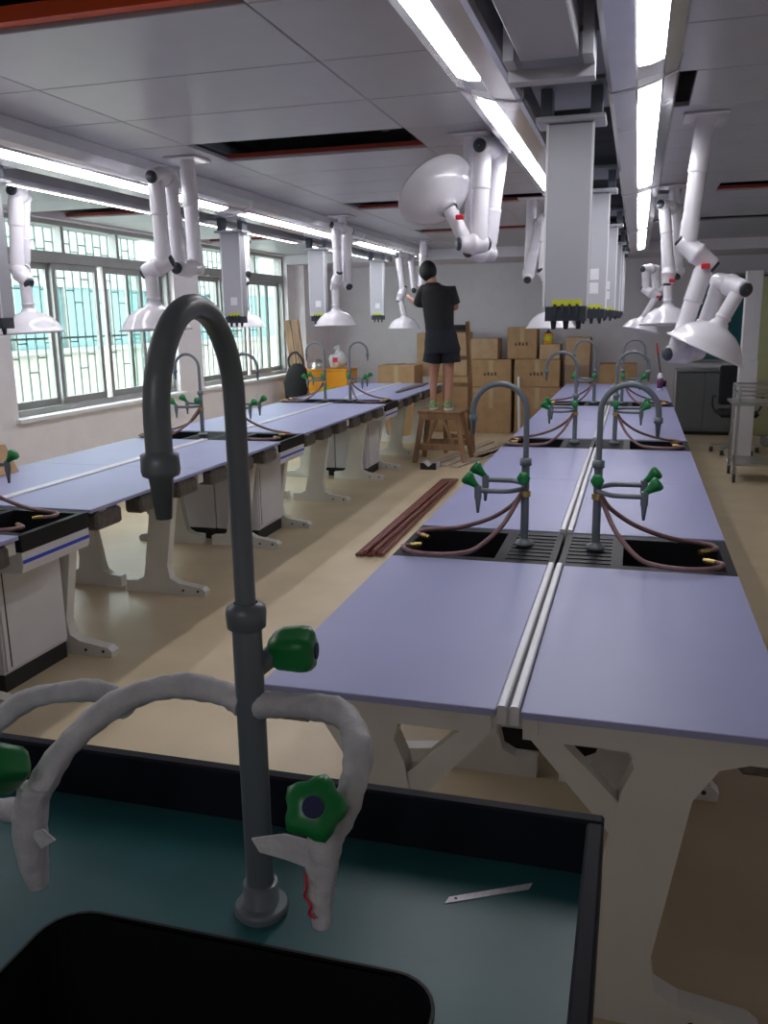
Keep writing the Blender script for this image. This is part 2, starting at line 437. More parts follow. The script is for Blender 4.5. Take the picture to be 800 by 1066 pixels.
# ------------------------------------------------------------------ pendant service columns
def pendant(c, y, label, nl=2):
    t = thing('service_column', label, 'service column', (c, y, 1.6), 0, 'drop-down service columns above the tables')
    wd, dp = .078, .045
    MB().box((c-wd, y-dp, 1.665), (c+wd, y+dp, 2.285), bev=.004).build('casing', COLM, t, True)
    for s in (-1, 1):
        MB().box((c+s*wd-.004, y-dp-.006, 1.665), (c+s*wd+.004, y-dp+.001, 2.285)).build('edge_strip', STICK, t, True)
    fl = MB().box((c-.118, y-.075, 2.286), (c+.118, y+.075, 2.305), bev=.004).build('mounting_flange', COLM, t, True)
    for s in (-1, 1):
        MB().box((c+s*.085-.02, y-.04, 2.305), (c+s*.085+.02, y+.04, 2.40)).build('hanger_bracket', SLATE, fl, True)
    MB().box((c-.135, y-.12, 2.40), (c+.135, y+.30, 2.415)).build('channel_plate', SLATE2, t, True)
    MB().box((c-wd+.005, y-dp+.004, 1.615), (c+wd-.005, y+dp-.004, 1.665)).build('socket_block', KNOB, t, True)
    MB().box((c-wd+.03, y-dp-.003, 1.668), (c+wd-.02, y-dp+.0005, 1.69)).build('yellow_label', YELL, t, True)
    for k in range(4):
        MB().box((c-wd+.037+k*.026, y-dp-.012, 1.635), (c-wd+.046+k*.026, y-dp+.005, 1.675)).build('valve_lever', KNOB, t, True)
    for k, s in enumerate((-.045, .0, .045)):
        MB().cyl((c+s, y, 1.615), (c+s, y, 1.585), .012, .008, 10).build('outlet', KNOB, t, True)
    for k in range(nl):
        MB().box((c-.02, y-dp-.002, 1.75+k*.075), (c+.035, y-dp+.0005, 1.81+k*.075)).build('sticker', STICK, t, True)
    return t
rl = ['first and largest drop-down service column, over the nearest right-row sink', 'second drop-down service column over the right row, just behind the largest one', 'third drop-down service column from the camera over the right row', 'fourth drop-down service column from the camera over the right row', 'fifth drop-down service column from the camera over the right row', 'last drop-down service column over the far end of the right row']
for y, l in zip((3.3, 5.15, 7.15, 8.9, 10.3, 11.4), rl): pendant(ORX+.022, y, l, 2 if y > 4 else 0)
ll = ['service column at the left photo edge in front of the window', 'service column over the left row beside the triple folded duct arm', 'service column over the left row before the far window end', 'slim distant service column over the left row near the person']
for y, l in zip((3.62, 6.32, 8.2, 10.25), ll): pendant(-3.02, y, l, 1)
# the near one is folded up flat into the channel
t = thing('service_column', 'service column folded up flat against the ceiling channel above the camera', 'service column', (ORX+.015, 2.0, 2.3), 0, 'drop-down service columns above the tables')
c = ORX+.015
MB().box((c-.08, 1.45, 2.31), (c+.08, 2.56, 2.40), bev=.004).build('casing', COLM, t, True)
MB().box((c-.118, 2.60, 2.27), (c+.118, 2.66, 2.30)).box((c-.118, 2.50, 2.30), (c-.09, 2.66, ZC-.03)).box((c+.09, 2.50, 2.30), (c+.118, 2.66, ZC-.03)).build('bracket', COLM, t, True)
MB().box((c-.135, 2.665, 2.40), (c+.135, 3.13, 2.415)).build('channel_plate', SLATE2, t, True)
MB().box((c-.06, 1.40, 2.325), (c+.06, 1.45, 2.385)).build('socket_block', KNOB, t, True)

# ------------------------------------------------------------------ fume extraction arms
def hood(mb, o, d, R=.195):
    k = R/.195
    mb.lathe([(.040*k, -.005), (.046*k, .012*k), (.06*k, .02*k), (.098*k, .034*k), (.137*k, .062*k), (.165*k, .096*k), (.180*k, .128*k), (.195*k, .136*k), (.196*k, .143*k), (.186*k, .143*k), (.172*k, .132*k), (.155*k, .096*k), (.128*k, .068*k), (.09*k, .042*k), (.05*k, .03*k), (.036*k, .02*k), (.030*k, -.005)], o, d, 36)
def arm(label, Y, tubes, hd, R=.195, r=.038, flange=True, red=None):
    p0 = px(*tubes[0][0], y=Y+tubes[0][2])
    top = Vector((p0.x, p0.y, ZC))
    t = thing('extraction_arm', label, 'extraction arm', tuple(top), 0, 'white fume extraction arms hanging from the ceiling')
    P = [(px(*a, y=Y+dy), px(*b, y=Y+dy)) for a, b, dy in tubes]
    P[0] = (top, P[0][1])
    MB().box((top.x-.1, top.y-.1, ZC-.014), (top.x+.1, top.y+.1, ZC-.001), bev=.004).build('ceiling_flange', ARMW, t, True)
    names = ['drop_tube', 'arm_tube', 'arm_tube', 'neck_tube']
    if len(P) == 2: names = ['drop_tube', 'neck_tube']
    for (a, b), nm in zip(P, names):
        rr = r*(.86 if nm == 'neck_tube' else 1.0)
        d = (b-a); L = d.length; dn = d/L
        m = MB().cyl(a, b, rr, n=24)
        if nm != 'neck_tube':
            m.cyl(a+d*.10, a+d*.42, rr*1.09, n=24); m.lathe([(rr*1.14, -.004), (rr*1.14, .004), (rr*1.05, .008)], a+d*.42, dn, 24)
            m.cyl(a+d*.80, a+d*.97, rr*1.07, n=24)
        else: m.lathe([(rr*1.02, -.005), (rr*1.12, 0), (rr*1.12, .008), (rr*1.02, .012)], a+d*.82, dn, 24)
        m.build(nm, ARMW, t, True)
    for i in range(len(P)-1):
        a = P[i][1]; b = P[i+1][0]
        ax = (b-a)
        if ax.length < .02: ax = Vector((0, -1, 0))*.06
        d = ax.normalized(); c = (a+b)/2; hl = max((b-a).length/2, .02)+r*1.02
        e = MB().lathe([(.002, -hl), (r*.88, -hl), (r*1.0, -hl+.006), (r*1.06, -hl+.02), (r*1.22, -.012), (r*1.32, -.009), (r*1.32, .009), (r*1.22, .012), (r*1.06, hl-.02), (r*1.0, hl-.006), (r*.88, hl), (.002, hl)], c, d, 24).build('elbow', ARMW, t, True)
        for s in (-1, 1):
            MB().lathe([(.002, 0), (r*.80, 0), (r*.82, .010), (r*.72, .016), (.002, .016)], c+d*(s*(hl-.002)), d*s, 18).build('tension_knob', KNOB, e, True)
    hm = MB(); hood(hm, P[-1][1], Vector(hd), R); hm.build('hood', ARMW, t, True)
    if red:
        q = px(*red[0], y=Y+red[1]); MB().box((q.x-.02, q.y-.012, q.z-.012), (q.x+.02, q.y+.012, q.z+.012), bev=.004).build('red_damper_lever', RED, t, True)
    return t
arm('near extraction arm with its dish hood tipped up towards the ceiling', 4.45,
    [((491, 142), (493, 262), .10), ((508, 264), (521, 156), .22), ((503, 152), (499, 254), -.03), ((487, 254), (468, 218), -.06)], (-.52, .38, .60), R=.205, r=.04, red=((479, 226), -.12))
arm('near right extraction arm bent in three with a glossy dish hood', 4.5,
    [((735, 127), (716, 256), .0), ((736, 272), (703, 368), .0), ((724, 366), (751, 294), .08), ((771, 300), (750, 336), -.05)], (-.42, .02, -.9), R=.195, r=.040, red=((735, 277), -.06))
arm('middle right extraction arm with dark round knob on top and dome hood', 6.7,
    [((702, 195), (707, 280), .10), ((706, 283), (704, 218), .08), ((692, 214), (697, 280), -.02), ((696, 290), (696, 317), -.03)], (0, -.06, -1), red=((700, 292), -.1))
arm('far right extraction arm folded small beside the back wall', 9.1,
    [((693, 232), (693, 300), .12), ((684, 303), (682, 280), .08), ((673, 280), (673, 302), 0), ((684, 308), (671, 330), -.02)], (-.2, -.1, -1), R=.19, red=((686, 309), -.1))
arm('extraction arm half hidden behind the largest service column', 7.0,
    [((554, 212), (551, 282), .06), ((550, 288), (563, 230), .0), ((568, 226), (566, 285), -.08), ((572, 292), (574, 322), -.05)], (0, 0, -1))
arm('extraction arm beside the window at the left photo edge', 4.62,
    [((22, 183), (20, 276), .12), ((24, 280), (24, 205), .03), ((16, 200), (18, 280), -.06), ((26, 290), (30, 322), -.08)], (.05, 0, -1), r=.04)
arm('triple folded extraction arm standing before the first window', 4.57,
    [((195, 169), (204, 279), .04), ((188, 279), (176, 184), -.14), ((162, 184), (171, 275), -.28), ((157, 281), (160, 316), -.30)], (.03, -.02, -1), r=.04)
arm('extraction arm over the left row left of the person, hood hanging low', 7.49,
    [((356, 226), (358, 290), .06), ((362, 296), (362, 240), .0), ((350, 236), (352, 288), -.08), ((349, 298), (350, 322), -.04)], (0, 0, -1))
arm('distant extraction arm the person in black is working on', 10.3,
    [((441, 252), (439, 300), .05), ((432, 302), (428, 268), -.25), ((415, 266), (420, 302), -.5), ((417, 310), (421, 329), -.5)], (0, 0, -1), R=.19)
arm('extraction arm hidden behind the left row service column, only hood showing', 7.45,
    [((246, 232), (250, 280), .06), ((256, 284), (255, 250), 0), ((245, 250), (248, 285), -.04), ((254, 292), (255, 324), -.04)], (0, 0, -1))

# ------------------------------------------------------------------ lab tables
def make_table(L, frames, label, boards=2):
    """inner edge x=0, outer edge x=.6, runs 0..L along y"""
    t = thing('lab_table', label, 'table', (0, 0, 0), 0, 'lavender laboratory tables')
    for k in range(boards):
        a, b = L*k/boards, L*(k+1)/boards
        pts = [(.028, a+.001), (.6, a+.001), (.6, b-.001), (.028, b-.001)]
        MB().box((.028, a+.0012, .762), (.6, b-.0012, .78), bev=.002).build('tabletop', TOP, t)
        MB().prism([(.004, .745), (.025, .745), (.025, .786), (.021, .79), (.008, .79), (.004, .786)], 'y', a+.002, b-.002).build('back_rail', TRIM, t)
    MB().box((.30, .1, .70), (.35, L-.1, .76)).build('stretcher', LEG, t)
    MB().box((.04, .02, .715), (.065, L-.02, .76)).build('stretcher', LEG, t)
    first = None
    for y in frames:
        if first is None:
            m = MB().prism([(.03, .76), (.03, .70), (.58, .70), (.58, .76)], 'y', -.03, .03)
            m.prism([(.045, .70), (.235, .48), (.25, .565), (.115, .70)], 'y', -.022, .022)
            m.prism([(.04, 0), (.575, 0), (.58, .03), (.555, .05), (.40, .072), (.345, .10), (.332, .18), (.40, .60), (.45, .68), (.51, .70), (.265, .70), (.275, .66), (.25, .60), (.178, .16), (.165, .10), (.12, .075), (.04, .07)], 'y', -.03, .03)
            first = m.build('leg', LEG, t); first.location = (0, y, 0)
            leg = first
        else: leg = inst(first, t, (0, y, 0))
        for x in (.43, .53):
            MB().cyl((x, -.034, .03), (x, -.028, .03), .008, n=8).build('bolt', KNOB, leg)
    n = max(2, int(L/.38)); fb = None
    for i in range(n):
        y = .16+(L-.32)*i/(n-1)
        if fb is None:
            fb = MB().box((.49, -.11, .662), (.592, .11, .747), bev=.012).box((.515, -.09, .747), (.575, .09, .762)).build('hanging_bracket', BRACK, t); fb.location = (0, y, 0)
        else: inst(fb, t, (0, y, 0))
    return t
LT = 2.29
RM = [(3.445, LT), (6.215, LT), (8.985, LT)]
big2 = make_table(LT, (.034, LT/2-.03, LT-.125), 'left-hand lavender table between the first and second sinks of the right row')
big2.location = (RX, 3.445+LT, 0); big2.rotation_euler = (0, 0, PI)
big = make_table(LT, (.125, LT/2-.03, LT-.034), 'aisle-side lavender table of the first pair beyond the nearest right-row sink')
big.location = (RX, 3.445, 0); big['label'] = 'right-hand lavender table between the first and second sinks of the right row'
copy_tree(big, (RX, 6.215, 0), 0, 'right-hand lavender table between the second and third sinks of the right row')
copy_tree(big2, (RX, 6.215+LT, 0), PI, 'left-hand lavender table between the second and third sinks of the right row')
copy_tree(big, (RX, 8.985, 0), 0, 'farthest right-hand lavender table of the right row, purple bottle on it')
copy_tree(big2, (RX, 8.985+LT, 0), PI, 'farthest left-hand lavender table of the right row by the cardboard boxes')
sm = make_table(1.185, (.06, 1.12), 'nearest right-hand lavender table, its front edge facing the camera', 1)
sm.location = (RX, 1.772, 0)
copy_tree(sm, (RX, 1.772+1.185, 0), PI, 'nearest left-hand lavender table of the right row, behind the foreground faucet')
for y, a, b in ((.61, 'nearest aisle-side table of the left row, corner showing at the left photo edge', 'nearest window-side table of the left row at the left photo edge'),
                (3.40, 'aisle-side lavender table in the left row before the first window', 'window-side lavender table in the left row before the first window'),
                (6.165, 'aisle-side lavender table in the left row before the second window', 'window-side lavender table in the left row before the second window'),
                (8.93, 'aisle-side lavender table at the far end of the left row, beside the person', 'window-side lavender table at the far end of the left row')):
    copy_tree(big, (LX, y, 0), 0, a); copy_tree(big2, (LX, y+LT, 0), PI, b)

# ------------------------------------------------------------------ sink units
def make_sink(label):
    D = .474
    t = thing('sink_unit', label, 'sink', (0, 0, 0), 0, 'black double sinks on white cabinets')
    h = D/2
    for s in (-1, 1):
        def bx(m, x0, x1, y0, y1, z0, z1, bev=0): return m.box((min(s*x0, s*x1), y0, z0), (max(s*x0, s*x1), y1, z1), bev=bev)
        bx(MB(), .006, .352, -h+.10, h+.08, .085, .60, .003).build('cabinet_body', CAB, t)
        bx(MB(), .006, .345, -h+.105, h+.075, 0, .085).build('plinth', PLINTH, t)
        d = bx(MB(), .352, .362, -h+.11, h+.07, .10, .575, .003).build('cabinet_door', CAB, t)
        bx(MB(), .362, .3635, -h+.135, -h+.142, .115, .56).build('edge_pull', PLINTH, d)
        m = MB().prism([(s*.36, .60), (s*.585, .612), (s*.595, .64), (s*.595, .702), (s*.584, .702), (s*.584, .64), (s*.575, .620), (s*.36, .606)], 'y', -h+.004, h-.004)
        for sy in (-1, 1): m.prism([(s*.006, .602), (s*.36, .606), (s*.575, .62), (s*.584, .64), (s*.584, .702), (s*.006, .702)], 'y', sy*(h-.004), sy*(h-.02))
        a = m.build('apron', CAB, t)
        bx(MB(), .5945, .597, -h+.006, h-.006, .652, .668).build('blue_stripe', BLUE, a)
        m = MB()
        for q in ((.20, .60, -h+.002, -h+.05), (.20, .60, h-.05, h-.002), (.57, .60, -h+.05, h-.05), (.20, .225, -h+.05, h-.05), (.006, .20, -h+.002, h-.002)):
            bx(m, q[0], q[1], q[2], q[3], .703, .776)
        top = m.build('sink_top', BLACK, t)
        m = MB()
        bx(m, .215, .575, -h+.04, h-.04, .622, .63)
        bx(m, .215, .226, -h+.04, h-.04, 0.63, .77); bx(m, .569, .575, -h+.04, h-.04, 0.63, .77)
        bx(m, .226, .569, -h+.04, -h+.051, 0.63, .77); bx(m, .226, .569, h-.051, h-.04, 0.63, .77)
        m.build('basin', BLACK, t)
        for k in range(8):
            y = -h+.06+k*(D-.12)/7
            bx(MB(), .03, .185, y-.009, y+.009, .776, .779).build('drain_rib', BLACK, top)
    return t
sk = make_sink('x')
RS = [3.201, 5.975, 8.745]; LS = [3.145, 5.925, 8.69]
sk.location = (RX, RS[0], 0); sk['label'] = 'nearest black double sink of the right row with curling hoses'
copy_tree(sk, (RX, RS[1], 0), 0, 'second black double sink of the right row')
copy_tree(sk, (RX, RS[2], 0), 0, 'farthest black double sink of the right row')
copy_tree(sk, (LX, LS[0], 0), 0, 'black sink on white cabinet at the left photo edge, blue stripe')
copy_tree(sk, (LX, LS[1], 0), 0, 'middle black sink of the left row behind the foreground faucet pole')
copy_tree(sk, (LX, LS[2], 0), 0, 'farthest black sink of the left row near the orange box')

# ------------------------------------------------------------------ faucets on the table rows
def handle(mb, o, d, s=1., fat=False):
    if fat: prof = [(.002, 0), (.013*s, 0), (.018*s, .005*s), (.0225*s, .014*s), (.0245*s, .036*s), (.0235*s, .045*s), (.018*s, .050*s), (.010*s, .052*s), (.002, .052*s)]
    else: prof = [(.002, 0), (.0085*s, 0), (.010*s, .012*s), (.0155*s, .028*s), (.022*s, .042*s), (.0225*s, .052*s), (.017*s, .057*s), (.002, .058*s)]
    n = 20; x, y, dd = frame_of(d); o = Vector(o); vs = []
    for r, h in prof:
        for i in range(n):
            a = 2*PI*i/n; k = 1+(.12 if fat else .06)*math.cos((5 if fat else 6)*a) if r > .015*s else 1
            vs.append(o+dd*h+x*(r*k*math.cos(a))+y*(r*k*math.sin(a)))
    mb._add(vs, [(k*n+i, k*n+(i+1) % n, (k+1)*n+(i+1) % n, (k+1)*n+i) for k in range(len(prof)-1) for i in range(n)], True)
    return mb
def make_faucet(mir, label):
    """origin at the foot on the sink, spout towards +x"""
    t = thing('lab_faucet', label, 'faucet', (0, 0, 0), 0, 'grey gooseneck laboratory faucets')
    MB().lathe([(.002, 0), (.034, 0), (.036, .008), (.030, .016), (.018, .022), (.0165, .028)], n=20).build('base', PIPE, t)
    m = MB().cyl((0,0,.02), (0,0,.325), .0155, n=16)
    m.lathe([(.0155, 0), (.022, .003), (.022, .028), (.013, .032)], (0,0,.305), (0,0,1), 16)
    m.build('pole', PIPE, t)
    g = [(0,0,.33), (0,0,.42), (0,0,.505)]+[tuple(p) for p in arc((.1, 0, .51), .1, PI, 0, 14)][0:]
    sp = MB().tube(g+[(.2, 0, .49)], .0108, 12).build('gooseneck', PIPE, t)
    MB().lathe([(.011, 0), (.016, .002), (.016, .02), (.011, .024), (.0065, .075), (.002, .075)], (.2, 0, .495), (0, 0, -1), 14).build('nozzle', PIPE, sp)
    for s in (-1, 1):
        z = .232 if s*mir > 0 else .222
        a = MB().tube(smooth_path([(0, 0, z), (.012, s*.03, z), (.05, s*.075, z), (.10, s*.085, z), (.165, s*.085, z)], 5), .0095, 10).build('side_arm', PIPE, t)
        MB().cyl((.165, s*.085, z+.018), (.165, s*.085, z-.03), .014, n=12).lathe([(.012, 0), (.008, .03), (.005, .055), (.001, .055)], (.165, s*.085, z-.03), (0,0,-1), 12).build('outlet', PIPE, a)
        handle(MB(), (.165, s*.085, z+.012), (.75, 0, .66), 1.15).build('green_handle', GREEN, a)
        m = MB().cyl((.165+.0635*.75, s*.085, z+.012+.0635*.66), (.165+.066*.75, s*.085, z+.012+.066*.66), .010, n=10).build('cap', NAVY, a)
    k = handle(MB(), (0, -mir*.012, .262), (0, -mir*1, .15), 1.05).build('green_handle', GREEN, t)
    MB().cyl((.0, 0, .19), (0, 0, .212), .021, n=14).build('hose_clamp', BRASS, t)
    y = mir
    h1 = [(.014, -.01*y, .20), (.03, -.04*y, .165), (.075, -.10*y, .09), (.15, -.20*y, .03), (.22, -.255*y, .020), (.32, -.27*y, .018), (.40, -.235*y, .018), (.43, -.18*y, .018), (.40, -.16*y, .018)]
    h2 = [(.014, .01*y, .20), (.05, .02*y, .15), (.14, .05*y, .085), (.26, .07*y, .04), (.36, .09*y, .022), (.415, .075*y, .018), (.425, .02*y, .018), (.39, -.01*y, .018)]
    for h in (h1, h2):
        ho = MB().tube(smooth_path(h, 6), .0088, 10).build('hose', HOSE, t)
        e = Vector(h[-1]); d = (Vector(h[-1])-Vector(h[-2])).normalized()
        MB().cyl(e-d*.01, e+d*.022, .0105, n=8).cyl(e+d*.02, e+d*.035, .0085, n=8).build('hose_fitting', BRASS, ho)
    return t
fa = make_faucet(1, 'x'); fb = make_faucet(-1, 'x')
ZS = .776
fa.location = (RX+.125, RS[0], ZS+.006); fa['label'] = 'right-facing faucet on the nearest right-row sink, big hose loop over the table'
fb.location = (RX-.140, RS[0], ZS+.006); fb.rotation_euler = (0, 0, PI); fb['label'] = 'left-facing faucet on the nearest right-row sink'
for y, nm in ((RS[1], 'second right-row sink'), (RS[2], 'farthest right-row sink')):
    copy_tree(fa, (RX+.125, y, ZS+.006), 0, 'right-facing faucet on the '+nm)
    copy_tree(fb, (RX-.140, y, ZS+.006), PI, 'left-facing faucet on the '+nm)
for y, nm in ((LS[0], 'left-row sink at the photo edge'), (LS[1], 'middle left-row sink'), (LS[2], 'far left-row sink before the orange box')):
    copy_tree(fa, (LX+.14, y, ZS+.006), 0, 'aisle-facing faucet on the '+nm)
    copy_tree(fb, (LX-.14, y, ZS+.006), PI, 'window-facing faucet on the '+nm)

# ------------------------------------------------------------------ foreground bench with raised-rim worktop
ZT, ZR = 1.012, 1.08
BX0, BX1, BY0, BY1 = -1.15, -.010, .16, .915
HX0, HX1, HY0, HY1 = -.572, -.152, .26, .690
t = thing('demonstration_bench', 'dark teal epoxy bench with raised rim in the foreground', 'bench', (-.6, .55, 0))
m = MB()
# worktop floor with a rounded rectangular hole
def rrect(x0, x1, y0, y1, r, n=6):
    out = []
    for cx, cy, a0 in ((x1-r, y1-r, 0), (x0+r, y1-r, PI/2), (x0+r, y0+r, PI), (x1-r, y0+r, 1.5*PI)):
        for k in range(n+1):
            a = a0+PI/2*k/n; out.append((cx+r*math.cos(a), cy+r*math.sin(a)))
    return out
hole = rrect(HX0, HX1, HY0, HY1, .045); nh = len(hole)
ox0, ox1, oy0, oy1 = BX0+.02, BX1-.019, BY0+.02, BY1-.019
outer = []
cx, cy = (HX0+HX1)/2, (HY0+HY1)/2
for x, y in hole:
    dx, dy = x-cx, y-cy
    tt = min(((ox1-cx)/dx if dx > 0 else (ox0-cx)/dx) if dx else 9e9, ((oy1-cy)/dy if dy > 0 else (oy0-cy)/dy) if dy else 9e9)
    outer.append((cx+dx*tt, cy+dy*tt))
for cxy in ((ox1, oy1), (ox0, oy1), (ox0, oy0), (ox1, oy0)):
    i = min(range(nh), key=lambda k: (outer[k][0]-cxy[0])**2+(outer[k][1]-cxy[1])**2); outer[i] = cxy
vs = [(x, y, ZT) for x, y in outer]+[(x, y, ZT) for x, y in hole]+[(x, y, ZT-.03) for x, y in hole]+[(x, y, ZT-.03) for x, y in outer]
fs = []
for i in range(nh):
    j = (i+1) % nh
    fs += [(i, j, nh+j, nh+i), (nh+i, nh+j, 2*nh+j, 2*nh+i), (2*nh+i, 2*nh+j, 3*nh+j, 3*nh+i)]
m._add(vs, fs); m.build('worktop', EPOXY, t, True)
m = MB()
m.box((BX0, BY1-.019, ZT-.03), (BX1, BY1, ZR), bev=.003).box((BX1-.019, BY0, ZT-.03), (BX1, BY1-.019, ZR), bev=.003)
m.box((BX0, BY0, ZT-.03), (BX0+.02, BY1-.019, ZR), bev=.003).box((BX0+.02, BY0, ZT-.03), (BX1-.019, BY0+.02, ZR), bev=.003)
m.build('raised_rim', EPRIM, t, True)
m = MB()
lo = rrect(HX0+.02, HX1-.02, HY0+.02, HY1-.02, .04)
vs = [(x, y, ZT-.002) for x, y in hole]+[(x, y, ZT-.24) for x, y in lo]
fs = [(i, (i+1) % nh, nh+(i+1) % nh, nh+i) for i in range(nh)]+[tuple(range(nh, 2*nh))]
m._add(vs, fs, False)
lip = rrect(HX0-.003, HX1+.003, HY0-.003, HY1+.003, .047)
vs = [(x, y, ZT+.004) for x, y in hole]+[(x, y, ZT+.004) for x, y in lip]+[(x, y, ZT) for x, y in lip]+[(x, y, ZT-.01) for x, y in hole]
m._add(vs, [f for i in range(nh) for f in ((i, (i+1) % nh, nh+(i+1) % nh, nh+i), (nh+i, nh+(i+1) % nh, 2*nh+(i+1) % nh, 2*nh+i), (i, (i+1) % nh, 3*nh+(i+1) % nh, 3*nh+i))])
m.build('sink_basin', BLACK, t, True)
MB().box((BX0+.05, BY0+.06, .08), (BX1-.05, BY1-.06, ZT-.26)).build('cabinet_body', CAB, t, True)
MB().box((BX0+.04, BY1-.075, ZT-.26), (BX1-.04, BY1-.06, ZT-.031)).box((BX0+.04, BY0+.06, ZT-.26), (BX1-.04, BY0+.075, ZT-.031)).box((BX1-.055, BY0+.075, ZT-.26), (BX1-.04, BY1-.075, ZT-.031)).box((BX0+.04, BY0+.075, ZT-.26), (BX0+.055, BY1-.075, ZT-.031)).build('apron', CAB, t, True)
MB().box((BX0+.07, BY0+.08, 0), (BX1-.07, BY1-.08, .08)).build('plinth', PLINTH, t, True)

# foreground faucet, arms still wrapped in packing paper
bx_, by_ = -.362, .744
t = thing('lab_faucet', 'large grey gooseneck faucet in the foreground with paper-wrapped arms', 'faucet', (bx_, by_, ZT), 0, 'grey gooseneck laboratory faucets')
MB().lathe([(.002, .0), (.0275, 0), (.0275, 0), (.029, .003), (.029, .008), (.0275, .0105), (.0275, .0105), (.0192, .0115), (.0192, .0115), (.0185, .036), (.0185, .036), (.0152, .037)], (bx_, by_, ZT+.0005), (0,0,1), 28).build('base', PIPE, t, True)
MB().cyl((bx_, by_, ZT+.03), (bx_, by_, 1.345), .0150, n=24).lathe([(.015, 0), (.0195, .003), (.0205, .018), (.0195, .024), (.012, .028)], (bx_, by_, 1.335), (0,0,1), 24).build('pole', PIPE, t, True)
end = Vector((-.343, .572, 0)); st = Vector((bx_, by_, 0)); sd = (end-st); rr_ = sd.length/2; sdn = sd.normalized()
g = [Vector((bx_, by_, z)) for z in (1.355, 1.42, 1.48, 1.53, 1.56)]+arc(st+sd/2+Vector((0,0,1.562)), rr_, PI, 0, 22, sdn)[1:]+[end+Vector((0,0,1.535))]
sp = MB().tube(g, .0104, 18).build('gooseneck', PIPE, t, True)
MB().lathe([(.0104, 0), (.0145, .002), (.0150, .014), (.0140, .018), (.0095, .020), (.0062, .052), (.002, .052)], end+Vector((0,0,1.541)), (0,0,-1), 22).build('nozzle', PIPE, sp, True)
def wrapped(pts, rad, name='wrapped_arm'):
    p = smooth_path(pts, 8); rs = []
    for i in range(len(p)):
        rs.append(rad*(1+.05*math.sin(i*1.9)+.07*math.sin(i*.53+1)))
    return MB().tube(p, rs, 14).build(name, WRAP, t, True)
za = 1.254
ra = wrapped([(bx_+.008, by_, za), (-.305, .740, za+.006), (-.256, .722, za+.012), (-.226, .678, za+.004), (-.221, .642, za-.018), (-.234, .622, za-.05), (-.240, .620, za-.07)], .0132)
MB().tube(smooth_path([(-.236, .622, za-.04), (-.241, .62, za-.07), (-.243, .62, za-.10), (-.244, .62, za-.14)], 5), [.015, .0165, .0155, .0158, .0165, .015, .0145, .0150, .0135, .0135, .0115, .012, .0105, .010, .0095, .009][:16], 12).build('wrapped_outlet', WRAP, ra, True)
m = MB()
tp = [(-.240, .610, za-.052), (-.270, .606, za-.046), (-.300, .604, za-.054), (-.293, .604, za-.066), (-.268, .605, za-.070), (-.240, .609, za-.080)]
m._add([(a, b-.0008, c) for a, b, c in tp]+[(a, b+.0008, c) for a, b, c in tp], [(0,1,2,3,4,5), (11,10,9,8,7,6)]+[(i, (i+1) % 6, 6+(i+1) % 6, 6+i) for i in range(6)]); m.build('paper_flap', WRAP, ra, True)
kd = Vector((.20, -.72, .50)).normalized(); ko = Vector((-.240, .612, za-.022))
handle(MB(), ko, kd, 1.02, True).build('green_handle', GREEN, ra, True)
MB().cyl(ko+kd*.053, ko+kd*.0585, .0085, n=16).build('cap', NAVY, ra, True)
MB().tube(smooth_path([(-.2545, .611, za-.085), (-.2515, .606, za-.095), (-.2545, .608, za-.105), (-.2480, .6055, za-.112), (-.2500, .606, za-.120), (-.2445, .6055, za-.124)], 4), .0014, 6).build('red_print', RED, ra, True)
la_ = wrapped([(bx_-.008, by_, za), (-.40, .750, za+.006), (-.455, .752, za+.006), (-.510, .728, za-.010), (-.548, .690, za-.045), (-.566, .662, za-.085), (-.572, .655, za-.115)], .0135)
MB().tube(smooth_path([(-.566, .66, za-.075), (-.573, .655, za-.11), (-.573, .653, za-.15), (-.569, .652, za-.185)], 5), [.015, .017, .016, .0172, .0178, .018, .0172, .0178, .0172, .0165, .0155, .015, .0135, .0125, .011, .010], 12).build('wrapped_outlet', WRAP, la_, True)
m = MB()
tp = [(-.565, .645, za-.118), (-.545, .640, za-.108), (-.532, .640, za-.118), (-.550, .640, za-.13)]
m._add([(a, b-.0008, c) for a, b, c in tp]+[(a, b+.0008, c) for a, b, c in tp], [(0,1,2,3), (7,6,5,4)]+[(i, (i+1) % 4, 4+(i+1) % 4, 4+i) for i in range(4)]); m.build('paper_flap', WRAP, la_, True)
kd = Vector((-.25, -.72, .40)).normalized(); ko = Vector((-.575, .655, za-.055))
handle(MB(), ko, kd, 1.02, True).build('green_handle', GREEN, la_, True)
MB().cyl(ko+kd*.053, ko+kd*.0585, .0085, n=16).build('cap', NAVY, la_, True)
# rear stub with its handle, and the rear arm in bubble wrap
MB().cyl((bx_, by_, 1.288), (-.345, .775, 1.30), .011, n=14).build('rear_stub', PIPE, t, True)
kd = Vector((1, .12, .02)).normalized(); ko = Vector((-.352, .775, 1.302))
rk = handle(MB(), ko, kd, .95, True).build('green_handle', GREEN, t, True)
MB().cyl(ko+kd*.048, ko+kd*.0505, .0085, n=16).build('cap', NAVY, rk, True)
wrapped([(-.545, .80, 1.20), (-.56, .785, 1.226), (-.60, .775, 1.228), (-.66, .765, 1.212), (-.70, .74, 1.17), (-.69, .70, 1.12), (-.62, .69, 1.125), (-.575, .66, 1.15)], .0125, 'wrapped_rear_arm')

